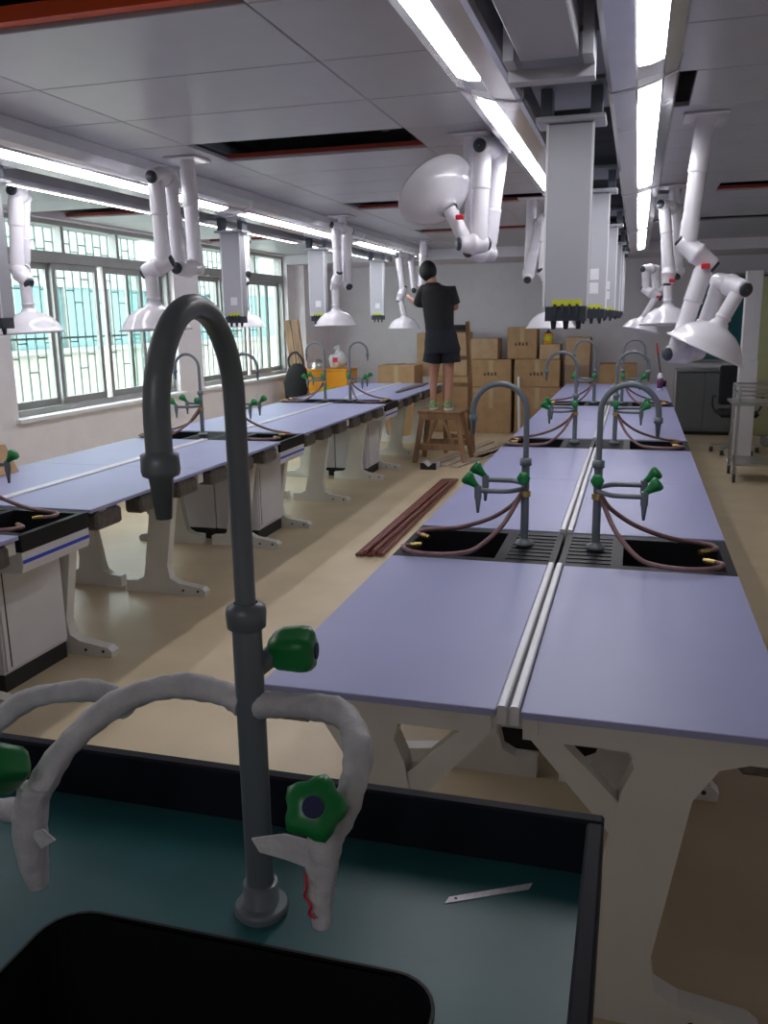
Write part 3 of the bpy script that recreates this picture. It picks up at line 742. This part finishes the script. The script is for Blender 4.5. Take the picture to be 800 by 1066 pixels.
# snapped-off cutter blade
a = px(462, 937, z=ZT+.0015); b = px(552, 922, z=ZT+.0015)
d = (b-a); L = d.length; dn = d.normalized(); sn = Vector((-dn.y, dn.x, 0))
t = thing('cutter_blade', 'silver snap-off cutter blade lying on the teal bench top', 'blade', tuple(a))
def quad_strip(m, u0, u1, w, sk, z0, z1):
    q = [a+dn*(L*u0)-sn*w, a+dn*(L*u1)-sn*w, a+dn*(L*u1+sk)+sn*w, a+dn*(L*u0+sk)+sn*w]
    vs = [(p.x, p.y, z0) for p in q]+[(p.x, p.y, z1) for p in q]
    m._add(vs, [(0,3,2,1),(4,5,6,7),(0,1,5,4),(1,2,6,5),(2,3,7,6),(3,0,4,7)])
m = MB(); quad_strip(m, 0, .97, .0045, .008, ZT+.0004, ZT+.0011); m.build('blade', BLADE, t, True)
m = MB()
for k in range(1, 9): quad_strip(m, .12+.1*k, .12+.1*k+.006, .0044, .008, ZT+.0011, ZT+.0013)
m.build('score_lines', STEEL, t, True)
c = a+dn*(L*.10+.004); MB().cyl((c.x, c.y, ZT+.0011), (c.x, c.y, ZT+.0014), .0018, n=12).build('hole', KNOB, t, True)

# ------------------------------------------------------------------ cardboard boxes by the back wall
def boxz(u, v, Y): return px(u, v, y=Y).z
def carton(u0, u1, v0, v1, Y, dep, label, m=CARD, base=None, tape=True, print_=False, rz=0):
    p = px(u0, v1, y=Y); q = px(u1, v0, y=Y)
    x0, x1 = p.x, q.x; z0 = p.z if base is None else base; z1 = q.z
    t = thing('cardboard_box', label, 'box', ((x0+x1)/2, Y+dep/2, z0), rz, 'cardboard cartons stacked by the back wall')
    W, H = (x1-x0)/2-.006, z1-z0-.004
    MB().box((-W, -dep/2, 0), (W, dep/2, H), bev=.006).build('carton', m, t)
    MB().box((-W+.01, -.004, H), (W-.01, .004, H+.0015)).build('lid_seam', INK, t)
    if tape:
        MB().box((-.03, -dep/2-.0015, H*.55), (.03, -dep/2+.001, H-.006)).box((-.03, -dep/2, H-.001), (.03, dep/2, H+.003)).build('tape', TAPE, t)
    if print_:
        for k in range(4):
            MB().box((-.10+k*.05, -dep/2-.002, H*.42), (-.07+k*.05, -dep/2+.001, H*.42+.035+.012*(k % 2))).build('print_mark', INK, t)
    t['z1'] = z0+H+.004
    return t
Y1 = 12.25
b1 = carton(490, 533, 403, 447, Y1, .5, 'big bottom carton right of the wooden ladder', base=0, print_=False)
b2 = carton(490, 533, 374, 403, Y1, .5, 'big carton on the bottom carton just right of the ladder', base=b1['z1'], print_=True)
b3 = carton(490, 519, 352, 374, Y1+.05, .4, 'small pale carton on top of the stack next to the ladder', CARD2, base=b2['z1'])
b4 = carton(535, 584, 403, 447, Y1, .5, 'bottom carton in the middle stack behind the white upright tube', base=0)
b5 = carton(535, 584, 374, 403, Y1, .5, 'middle carton of the stack behind the white upright tube', base=b4['z1'], print_=True)
b6 = carton(528, 560, 340, 374, Y1+.06, .36, 'tall topmost carton with dark printing on it', base=max(b5['z1'], b2['z1']), print_=True)
b7 = carton(561.5, 584, 358, 374, Y1+.02, .36, 'small carton with wide pale tape beside the topmost carton', CARD2, base=b5['z1'])
b8 = carton(586, 616, 351, 447, Y1+.02, .42, 'tall narrow carton wrapped in clear film behind the far faucet', CARD2, base=0)
MB().box((-.17, -.216, .3), (.17, -.213, .96)).build('film_wrap', FILM, b8)
b9 = carton(621, 664, 379, 447, Y1+.05, .5, 'low wide carton behind the far end of the right tables', base=0)
b10 = carton(447, 488, 392, 447, Y1, .5, 'bottom carton behind the wooden ladder rungs', base=0, print_=True)
b11 = carton(434, 487, 346, 392, Y1+.02, .45, 'pale carton behind the person in black shorts', CARD2, base=b10['z1'])
b12 = carton(394, 432, 380, 440, 11.7, .5, 'low carton behind the left table end, left of the person', base=0)
p = px(571, 357, y=12.42)
t = thing('paint_can', 'small orange-yellow can with dark lid on the little taped carton', 'can', (p.x, 12.42, b7['z1']))
MB().lathe([(.002, 0), (.066, 0), (.068, .006), (.068, .135), (.066, .14), (.002, .14)], n=20).build('can_body', ORBOX, t)
MB().lathe([(.0685, .04), (.069, .04), (.069, .10), (.0685, .10)], n=20).build('label', YELL, t)
MB().lathe([(.05, .14), (.05, .155), (.02, .16), (.018, .19), (.002, .19)], n=16).build('lid', KNOB, t)
for o in (b1, b2, b3, b4, b5, b6, b7, b8, b9, b10, b11, b12): del o['z1']
p = px(541, 446, y=12.02); p.z = 0; q = px(540, 392, y=12.19)
tag(MB().tube([p+Vector((0,0,.003)), q], .02, 12).build('plastic_tube', TRIM), 'white plastic tube leaning upright against the cartons', 'tube')

# orange box with helmet and bag
p = px(319, 412, y=11.75); q = px(361, 386, y=11.75)
t = thing('orange_box', 'bright orange box behind the far end of the left tables', 'box', ((p.x+q.x)/2, 12.0, 0))
W = (q.x-p.x)/2
MB().box((-W, -.25, 0), (W, .25, q.z), bev=.012).build('box_body', ORBOX, t)
MB().box((-W*.25, -.252, q.z*.25), (W*.3, -.249, q.z*.75)).build('paper_label', YELL, t)
MB().box((-W-.008, -.258, q.z), (W+.008, .258, q.z+.02), bev=.005).build('lid', ORBOX, t)
zt = q.z+.021
hx = px(331, 386, y=11.9).x
t = thing('safety_helmet', 'grey hard hat resting on the orange box', 'helmet', (hx, 11.9, zt))
MB().lathe([(.14, 0), (.142, .012), (.115, .018), (.108, .06), (.085, .10), (.045, .125), (.002, .13)], n=24).build('shell', STEEL, t)
MB().box((-.012, -.1, .10), (.012, .1, .135), bev=.005).build('ridge', STEEL, t)
hx = px(352, 386, y=11.95).x
t = thing('plastic_bag', 'crumpled pale plastic bag with red print on the orange box', 'bag', (hx, 11.95, zt))
m = MB().ball((0, 0, .12), .12, (1.1, .8, 1), 16, 10)
m.v = [(a+.018*math.sin(40*b+9*c), b, max(0, c+.02*math.sin(30*a+20*b))) for a, b, c in m.v]
m.build('bag_body', CLEAR, t)
MB().tube([(0, 0, .22), (.015, 0, .27), (-.01, .01, .31)], [.05, .02, .06], 10).build('tied_neck', CLEAR, t)
MB().box((-.04, -.104, .09), (.035, -.094, .16), bev=.004).build('red_print', RED, t)

# timber leaning in the window corner, dark bag hung on it
for k, (u0, u1, l) in enumerate(((296, 303, 'left of the two timber planks leaning by the far window'), (303, 312, 'right of the two timber planks leaning by the far window'))):
    b = Vector((-4.42+.12*k, 11.25, .006)); a = Vector((-4.70+.12*k, 11.44, 1.62))
    d = MB().bar(b, a, .09, .035, (0, 1, 0)).build('timber_plank', WOOD)
    tag(d, l, 'plank', 'planks leaning in the corner')
p = px(312, 392, y=11.3)
t = thing('tool_bag', 'black tool bag slumped by the timber planks', 'bag', (p.x+.05, 11.05, 0))
m = MB().loft([((0, 0, 0), .14, .12), ((0, 0, .25), .17, .14), ((-.02, 0, .55), .15, .13), ((0, 0, .8), .17, .13), ((.02, 0, .98), .12, .1), ((.02, 0, 1.05), .05, .05)])
m.v = [(a*(1+.1*math.sin(9*c+3*b)), b*(1+.12*math.sin(14*c)), c) for a, b, c in m.v]
m.build('bag_body', CLOTH, t)
MB().tube(smooth_path([(-.08, 0, .95), (-.10, 0, 1.12), (0, 0, 1.2), (.1, 0, 1.1), (.1, 0, .95)], 5), .015, 8).build('strap', CLOTH, t)

# ------------------------------------------------------------------ floor clutter in the aisle
PN = ['%s reddish-brown pipe, counted from the left, in the floor bundle' % w for w in ('leftmost', 'second', 'third', 'fourth', 'fifth', 'sixth')]+['rightmost reddish-brown pipe on the floor in the bundle, nearest the right tables',
      'left one of the two reddish-brown pipes lying on top of the bundle', 'right one of the two reddish-brown pipes lying on top of the bundle']
for k in range(9):
    a = px(372+k*4.2, 577-.4*(k % 3), z=.02); b = px(461+k*2.5, 499, z=.02)
    zz = .016 if k < 7 else .046
    if k >= 7: a = px(380+(k-7)*9, 574, z=.05); b = px(466+(k-7)*5, 501, z=.05)
    a.z = b.z = zz
    o = MB().tube([a, b], .0148, 10).build('floor_pipe', RWOOD)
    tag(o, PN[k], 'pipe', 'pipe bundle on the aisle floor')
pl = [(( -2.16, 9.35), (-1.80, 11.3)), ((-2.02, 9.30), (-1.62, 11.2)), ((-1.88, 9.25), (-1.45, 11.1)), ((-1.72, 9.9), (-1.28, 11.4)), ((-1.5, 10.3), (-1.12, 11.5))]
pn = ['leftmost pale plank lying under the ladder', 'second pale plank from the left lying under the ladder', 'middle pale plank lying under the ladder', 'short pale plank lying right of the ladder', 'rightmost pale plank lying near the cartons']
for (a, b), l in zip(pl, pn):
    o = MB().bar((a[0], a[1], .012), (b[0], b[1], .012), .105, .022).build('floor_plank', WOODL)
    tag(o, l, 'plank', 'planks lying on the aisle floor')
p = px(446, 489, z=0)
t = thing('channel_offcut', 'grey channel profile with black notched end cap on the floor', 'profile', (p.x, p.y, 0))
pr_ = [(-.085, .0), (.085, 0), (.085, .07), (.05, .07), (0, .028), (-.05, .07), (-.085, .07)]
MB().prism(pr_, 'y', .012, .2).build('channel_body', CLEAR, t)
MB().prism([(a*1.04, b*1.05) for a, b in pr_], 'y', -.004, .011).build('end_cap', PLINTH, t)

# grey strips lying on the far left table
for k in range(4):
    a = px(414+k*2.4, 408-k*1.2, z=.79); b = px(440+k*1.5, 401-k*.7, z=.79)
    a.z = b.z = .788+.001*k
    o = MB().bar(a, b, .05, .014).build('trim_strip', BRACK)
    tag(o, 'grey trim strip in the bundle on the far left table', 'strip', 'strips on the far left table')

# ------------------------------------------------------------------ step stool, ladder and person
FZ = .60
sx0, sx1, sy0, sy1 = -2.36, -1.86, 9.50, 9.92
t = thing('step_stool', 'worn wooden step stool the person stands on', 'stool', ((sx0+sx1)/2, (sy0+sy1)/2, 0))
for k in range(3):
    y0 = sy0+(sy1-sy0)*k/3
    MB().box((sx0, y0+.004, FZ-.028), (sx1, y0+(sy1-sy0)/3-.004, FZ), bev=.004).build('tread_board', WOOD, t, True)
MB().box((sx0+.02, sy0+.015, FZ-.10), (sx1-.02, sy0+.04, FZ-.028)).build('front_rail', WOOD, t, True)
MB().box((sx0+.02, sy1-.04, FZ-.10), (sx1-.02, sy1-.015, FZ-.028)).build('back_rail', WOOD, t, True)
for sx, fx in ((sx0+.05, sx0-.03), (sx1-.05, sx1+.05)):
    for sy, fy in ((sy0+.06, sy0-.0), (sy1-.06, sy1+.05)):
        MB().bar((fx, fy, .003), (sx, sy, FZ-.03), .05, .05, (0, 1, 0)).build('leg', WOOD, t, True)
MB().bar((sx0+.0, sy0+.01, .19), (sx1+.02, sy0+.01, .19), .035, .07).build('front_stretcher', WOOD, t, True)
MB().bar((sx0+.0, sy1+.02, .19), (sx1+.02, sy1+.02, .19), .035, .07).build('back_stretcher', WOOD, t, True)
MB().bar((sx0+.10, sy0+.03, .19), (sx0+.22, sy0+.03, FZ-.09), .03, .05, (0, 1, 0)).build('diagonal_brace', WOOD, t, True)
MB().bar((sx1-.08, sy0+.03, .19), (sx1-.20, sy0+.03, FZ-.09), .03, .05, (0, 1, 0)).build('diagonal_brace', WOOD, t, True)

b0 = Vector((-1.84, 10.22, 0)); t0 = px(487, 335, y=9.98)
t = thing('wooden_ladder', 'wooden ladder standing behind the person, tall right stile showing', 'ladder', tuple(b0))
off = Vector((-.36, .10, 0))
for o_ in (Vector((0,0,0)), off):
    tp = t0+o_*.8
    MB().bar(b0+o_+Vector((0,0,.004)), tp, .04, .065, (0, 1, 0)).build('stile', WOOD, t, True)
for k in range(5):
    f = .14+.2*k
    p = b0.lerp(t0, f); q = (b0+off).lerp(t0+off*.8, f)
    MB().bar(p, q, .03, .05).build('rung', WOOD, t, True)
MB().bar(b0.lerp(t0, .96), (b0+off).lerp(t0+off*.8, .96), .05, .06).build('top_rail', KNOB, t, True)

def skinned(name, verts, edges, m, parent, root=0, sub=2):
    """verts: (co, rx, ry); grown with a Skin modifier"""
    me = bpy.data.meshes.new(name); org = wloc(parent)
    me.from_pydata([tuple(Vector(v[0])-org) for v in verts], edges, [])
    o = bpy.data.objects.new(name, me); COL.objects.link(o); o.parent = parent
    me.skin_vertices.new() if hasattr(me.skin_vertices, 'new') and not me.skin_vertices else None
    sk_ = o.modifiers.new('skin', 'SKIN')
    if not me.skin_vertices:
        bm = bmesh.new(); bm.from_mesh(me); bm.verts.layers.skin.verify(); bm.to_mesh(me); bm.free()
    for i, v in enumerate(verts):
        sv = me.skin_vertices[0].data[i]; sv.radius = (v[1], v[2]); sv.use_root = (i == root)
    sk_.use_smooth_shade = True
    s_ = o.modifiers.new('sub', 'SUBSURF'); s_.levels = sub; s_.render_levels = sub
    me.materials.append(m)
    return o
PY = 9.68
def q(u, v, dy=0): return px(u, v, y=PY+dy)
foot_l = Vector((q(452, 420).x, PY-.02, FZ+.07)); foot_r = Vector((q(467, 420).x, PY-.05, FZ+.07))
person = thing('person', 'person in black t-shirt and black shorts standing on the wooden stool, seen from behind', 'person', ((foot_l.x+foot_r.x)/2, PY, FZ))
hip = q(459.5, 354); hip_l = q(454, 362); hip_r = q(467, 362); knee_l = q(451.5, 393, .02); knee_r = q(467.5, 393, .02)
waist = q(458, 339); chest = q(456, 314); upch = q(455, 304); neck = q(450, 296, .01); head0 = q(447.5, 289, .03); head1 = q(446, 281, .03)
sh_l = q(442, 303); sh_r = q(470, 304); el_l = q(436, 318, .14); wr_l = q(428, 311, .30); el_r = q(475, 321, .05); wr_r = q(464, 318, .27)
V = [(hip, .13, .10), (waist, .115, .085), (chest, .14, .095), (upch, .12, .08), (neck, .05, .05), (head0, .062, .07), (head1, .075, .085),
     (hip_l, .085, .085), (knee_l, .052, .055), (foot_l+Vector((0, 0, .03)), .034, .036), (foot_l+Vector((-.01, .09, -.045)), .036, .026),
     (hip_r, .085, .085), (knee_r, .052, .055), (foot_r+Vector((0, 0, .03)), .034, .036), (foot_r+Vector((.01, .09, -.045)), .036, .026),
     (sh_l, .055, .055), (el_l, .040, .040), (wr_l, .026, .024), (sh_r, .055, .055), (el_r, .040, .040), (wr_r, .026, .024)]
E_ = [(0,1),(1,2),(2,3),(3,4),(4,5),(5,6),(0,7),(7,8),(8,9),(9,10),(0,11),(11,12),(12,13),(13,14),(3,15),(15,16),(16,17),(3,18),(18,19),(19,20)]
for wi, ei in ((17, 16), (20, 19)):
    d = (Vector(V[wi][0])-Vector(V[ei][0])).normalized(); s = d.cross(Vector((0, 0, 1))).normalized(); n_ = s.cross(d)
    base = Vector(V[wi][0]); pi_ = len(V)
    V.append((base+d*.07, .034, .016)); E_.append((wi, pi_))
    for k, (o_, ln) in enumerate(((-.028, .062), (-.010, .075), (.009, .072), (.026, .058))):
        i0 = len(V)
        V.append((base+d*.10+s*o_, .0085, .0085)); V.append((base+d*(.10+ln*.5)+s*o_*1.05-n_*.01, .008, .008)); V.append((base+d*(.10+ln*.85)+s*o_*1.05-n_*.03, .007, .007))
        E_ += [(pi_, i0), (i0, i0+1), (i0+1, i0+2)]
    i0 = len(V); sg = 1 if wi == 17 else -1
    V.append((base+d*.045+s*.038*sg-n_*.01, .010, .010)); V.append((base+d*.075+s*.052*sg-n_*.022, .0085, .0085)); E_ += [(wi, i0), (i0, i0+1)]
# nose and ears
fdir = Vector((-.35, .9, .05)).normalized(); sdir = Vector((.93, .36, 0))
i0 = len(V); V.append((Vector(head0)+fdir*.095+Vector((0, 0, .015)), .013, .015)); E_.append((5, i0))
body = skinned('body', V, E_, SKIN, person)
hc = Vector(head1)
for s in (-1, 1):
    MB().ball(hc+sdir*(s*.082)+Vector((0, .01, -.03)), .026, (.45, .8, 1.2), 10, 8).build('ear', SKIN, person, True)
    MB().ball(hc+fdir*.083+sdir*(s*.03)+Vector((0, 0, -.035)), .011, (1, 1, .7), 10, 6).build('eye', KNOB, person, True)
MB().ball(hc+fdir*.080+Vector((0, 0, -.10)), .02, (1.1, .5, .3), 10, 6).build('mouth', RED, person, True)
m = MB().ball(hc+Vector((.0, -.02, -.012)), .104, (.95, 1.0, 1.10), 24, 16)
fl_ = []
for a, b, c in m.v:
    v = Vector((a, b, c))-hc
    f = v.dot(fdir)
    if f > .035 and v.z < .03: v = v*.72         # hairline above the face
    if v.z < -.09: v = Vector((v.x*.9, v.y*.9, v.z))
    fl_.append(tuple(hc+v))
m.v = fl_; m.build('hair', HAIR, person, True)
# t-shirt and shorts follow the body
m = MB()
m.loft([(waist+Vector((.0, 0, -.06)), .170, .136), (waist+Vector((0, 0, .02)), .166, .132), (chest+Vector((0, 0, -.08)), .176, .138), (chest+Vector((0, 0, .04)), .186, .140), (upch+Vector((0, 0, .01)), .180, .125), (upch+Vector((0, 0, .05)), .162, .118), (neck+Vector((0, 0, -.012)), .118, .100), (neck+Vector((0, 0, .018)), .072, .072)], 22)
for s_, e_, k in ((sh_l, el_l, .85), (sh_r, el_r, .72)):
    a = Vector(s_).lerp(Vector(upch), .55)+Vector((0, 0, -.012)); b = Vector(s_).lerp(Vector(e_), k)
    m.tube([a, Vector(s_), Vector(s_).lerp(Vector(e_), .45), b], [.078, .078, .070, .068], 16)
m.v = [(a+.006*math.sin(25*c+10*b), b+.006*math.sin(22*c+8*a), c) for a, b, c in m.v]
m.build('t_shirt', CLOTH, person, True)
m = MB().loft([(waist+Vector((.005, 0, -.03)), .164, .130), (hip+Vector((0, 0, .06)), .182, .145), (hip+Vector((.005, 0, -.02)), .195, .152), (q(461, 363), .208, .156), (q(461, 367), .200, .15)], 22)
for a, b in ((hip_l, knee_l), (hip_r, knee_r)):
    a = Vector(a); b = Vector(b); k = 1 if a is hip_r else 0
    p = a.lerp(b, .48); sgn = -1 if a.x < hip.x else 1
    m.tube([a+Vector((sgn*.025, 0, .05)), a+Vector((sgn*.02, 0, 0)), p+Vector((sgn*.028, 0, 0))], [.10, .105, .112], 18, True)
m.build('shorts', CLOTH2, person, True)
for f, sg in ((foot_l, -1), (foot_r, 1)):
    c = Vector((f.x+sg*.005, f.y+.045, FZ))
    so = MB().loft([(c+Vector((0, 0, .002)), .046, .135), (c+Vector((0, 0, .026)), .048, .137)], 18).build('shoe_sole', SHOEW, person, True)
    m = MB().loft([(c+Vector((0, 0, .026)), .046, .132), (c+Vector((0, -.01, .055)), .045, .115), (c+Vector((0, -.04, .085)), .042, .075), (c+Vector((0, -.05, .11)), .041, .055)], 18)
    sh = m.build('shoe', SHOE, person, True)
    MB().tube(smooth_path([c+Vector((-.046, .03, .04)), c+Vector((-.045, -.03, .075)), c+Vector((0, -.102, .085)), c+Vector((.045, -.03, .075)), c+Vector((.046, .03, .04))], 4), .007, 6).build('white_stripe', SHOEW, sh, True)

# ------------------------------------------------------------------ far right corner
t = thing('low_cabinet', 'low dark grey cabinet under the teal board at the back', 'cabinet', (.85, 12.7, 0))
MB().box((.55, 12.45, .05), (1.28, 12.95, .86), bev=.006).build('body', GREYC, t, True)
MB().box((.565, 12.435, .08), (.912, 12.45, .84), bev=.003).build('door', GREYC, t, True)
MB().box((.918, 12.435, .08), (1.265, 12.45, .84), bev=.003).build('door', GREYC, t, True)
MB().box((.54, 12.42, .862), (1.29, 12.96, .885), bev=.004).build('top', STEEL, t, True)
MB().box((.57, 12.5, 0), (1.26, 12.93, .05)).build('plinth', PLINTH, t, True)
MB().box((.535, 12.45, .05), (.549, 12.95, .86), bev=.003).build('side_panel', CAB, t, True)
t = thing('chalkboard', 'dark teal board on the back wall behind the near right duct arm', 'board', (1.3, 12.97, 1.0))
MB().box((.80, 12.955, 1.0), (1.85, 12.985, 2.12)).build('board_surface', TEAL, t, True)
MB().box((.77, 12.94, .97), (1.88, 12.999, 1.0)).box((.77, 12.94, 2.12), (1.88, 12.999, 2.15)).box((.77, 12.94, 1.0), (.80, 12.999, 2.12)).box((1.85, 12.94, 1.0), (1.88, 12.999, 2.12)).build('board_frame', ALUF, t, True)
p0 = px(763, 484, z=0); p1 = px(781, 484, z=0)
t = thing('white_post', 'tall white square post standing behind the steel trolley', 'post', ((p0.x+p1.x)/2, p0.y+.09, 0))
W = (p1.x-p0.x)/2
MB().box((-W, -.09, .03), (W, .09, 1.13), bev=.005).build('lower_casing', CAB, t)
MB().box((-W*.9, -.08, 1.13), (W*.9, .08, 2.06), bev=.005).build('upper_casing', CAB, t)
MB().box((-W-.06, -.15, 0), (W+.06, .15, .03), bev=.004).build('base_plate', CAB, t)
t = thing('olive_panel', 'pale olive panel at the right photo edge', 'panel', (2.0, 11.6, 0))
MB().box((1.42, 11.58, .12), (2.5, 11.62, 2.05), bev=.004).build('panel_board', OLIVE, t, True)
for x in (1.6, 2.42): MB().box((x-.03, 11.45, 0), (x+.03, 11.75, .12), bev=.004).build('foot', ALUF, t, True)
# stainless trolley frame
t = thing('steel_trolley', 'stainless tube trolley with rails at the right photo edge', 'trolley', (1.35, 9.2, 0))
tx0, tx1, ty0, ty1 = .98, 1.75, 8.95, 9.45
for x in (tx0, tx1):
    for y in (ty0, ty1):
        MB().cyl((x, y, .09), (x, y, .93), .014, n=12).build('post', STEEL, t, True)
        w_ = MB().cyl((x-.012, y, .045), (x+.012, y, .045), .045, n=16).build('caster', KNOB, t, True)
        MB().box((x-.018, y-.015, .045), (x+.018, y+.015, .095)).build('caster_fork', STEEL, w_, True)
for z in (.93, .85, .18):
    for a, b in (((tx0, ty0), (tx1, ty0)), ((tx0, ty1), (tx1, ty1)), ((tx0, ty0), (tx0, ty1)), ((tx1, ty0), (tx1, ty1))):
        MB().cyl((a[0], a[1], z), (b[0], b[1], z), .011, n=10).build('rail', STEEL, t, True)
MB().box((tx0-.06, ty0-.03, .755), (tx1, ty1+.02, .778), bev=.003).build('shelf', STEEL, t, True)
MB().box((tx0+.01, ty0+.01, .17), (tx1-.01, ty1-.01, .185)).build('lower_shelf', STEEL, t, True)
# black office chair behind the trolley
cx_, cy_ = 1.18, 10.9
t = thing('office_chair', 'black office chair on casters behind the trolley', 'chair', (cx_, cy_, 0))
MB().box((cx_-.22, cy_-.22, .44), (cx_+.22, cy_+.22, .51), bev=.03).build('seat', CLOTH, t, True)
MB().box((cx_-.2, cy_+.2, .55), (cx_+.2, cy_+.25, 1.02), bev=.02).build('backrest', CLOTH, t, True)
MB().bar((cx_, cy_+.18, .44), (cx_, cy_+.24, .6), .05, .02).build('back_support', KNOB, t, True)
MB().cyl((cx_, cy_, .10), (cx_, cy_, .44), .025, n=12).build('gas_lift', KNOB, t, True)
for k in range(5):
    a = 2*PI*k/5+.3; e = Vector((cx_+.27*math.cos(a), cy_+.27*math.sin(a), .08))
    l_ = MB().bar((cx_, cy_, .115), e, .035, .025).build('base_leg', STEEL, t, True)
    MB().cyl(e+Vector((-.02, 0, -.05)), e+Vector((.02, 0, -.05)), .03, n=12).build('caster', KNOB, l_, True)
for s in (-1, 1):
    MB().tube(smooth_path([(cx_+s*.22, cy_+.1, .46), (cx_+s*.27, cy_+.1, .55), (cx_+s*.27, cy_+.05, .68), (cx_+s*.26, cy_-.15, .68)], 4), .014, 8).build('armrest', KNOB, t, True)

# bottle and brush on the far right table
p = px(687, 407, y=10.3)
t = thing('glue_bottle', 'slim white bottle with purple label on the far right table', 'bottle', (p.x, 10.3, .781))
MB().lathe([(.002, 0), (.030, 0), (.031, .01), (.031, .17), (.02, .19), (.012, .2), (.002, .2)], n=18).build('bottle_body', STICK, t)
MB().lathe([(.0315, .03), (.0318, .03), (.0318, .14), (.0315, .14)], n=18).build('label', PURPLE, t)
MB().lathe([(.013, .2), (.013, .225), (.002, .228)], n=12).build('cap', PURPLE, t)
a = Vector((px(690, 395, y=10.9).x, 10.9, .785)); b = px(686, 357, y=10.9)
t = thing('paint_brush', 'red-handled brush standing upright in a dark pot on the far right table', 'brush', (a.x, a.y, .781))
MB().lathe([(.002, 0), (.045, 0), (.05, .07), (.046, .07), (.040, .01), (.002, .01)], n=16).build('pot', PLINTH, t)
MB().tube([(0, 0, .012), (b.x-a.x, 0, b.z-.781-.12)], .008, 8).build('handle', PLINTH, t)
MB().tube([(b.x-a.x, 0, b.z-.781-.12), ((b.x-a.x)*1.3, 0, b.z-.781)], [.012, .006], 8).build('red_tip', RED, t)

# cardboard offcut standing on the near window-side table, cut by the left photo edge
p = px(1, 487, z=.79)
t = thing('cardboard_offcut', 'folded tan cardboard offcut on the left table at the photo edge', 'cardboard', (p.x+.13, p.y-.16, .786))
MB().bar((-.10, 0, .001), (-.02, 0, .16), .16, .005, (1, 0, 0)).build('flap', CARD, t)
MB().bar((.06, 0, .001), (-.016, 0, .16), .16, .005, (1, 0, 0)).build('flap', CARD, t)
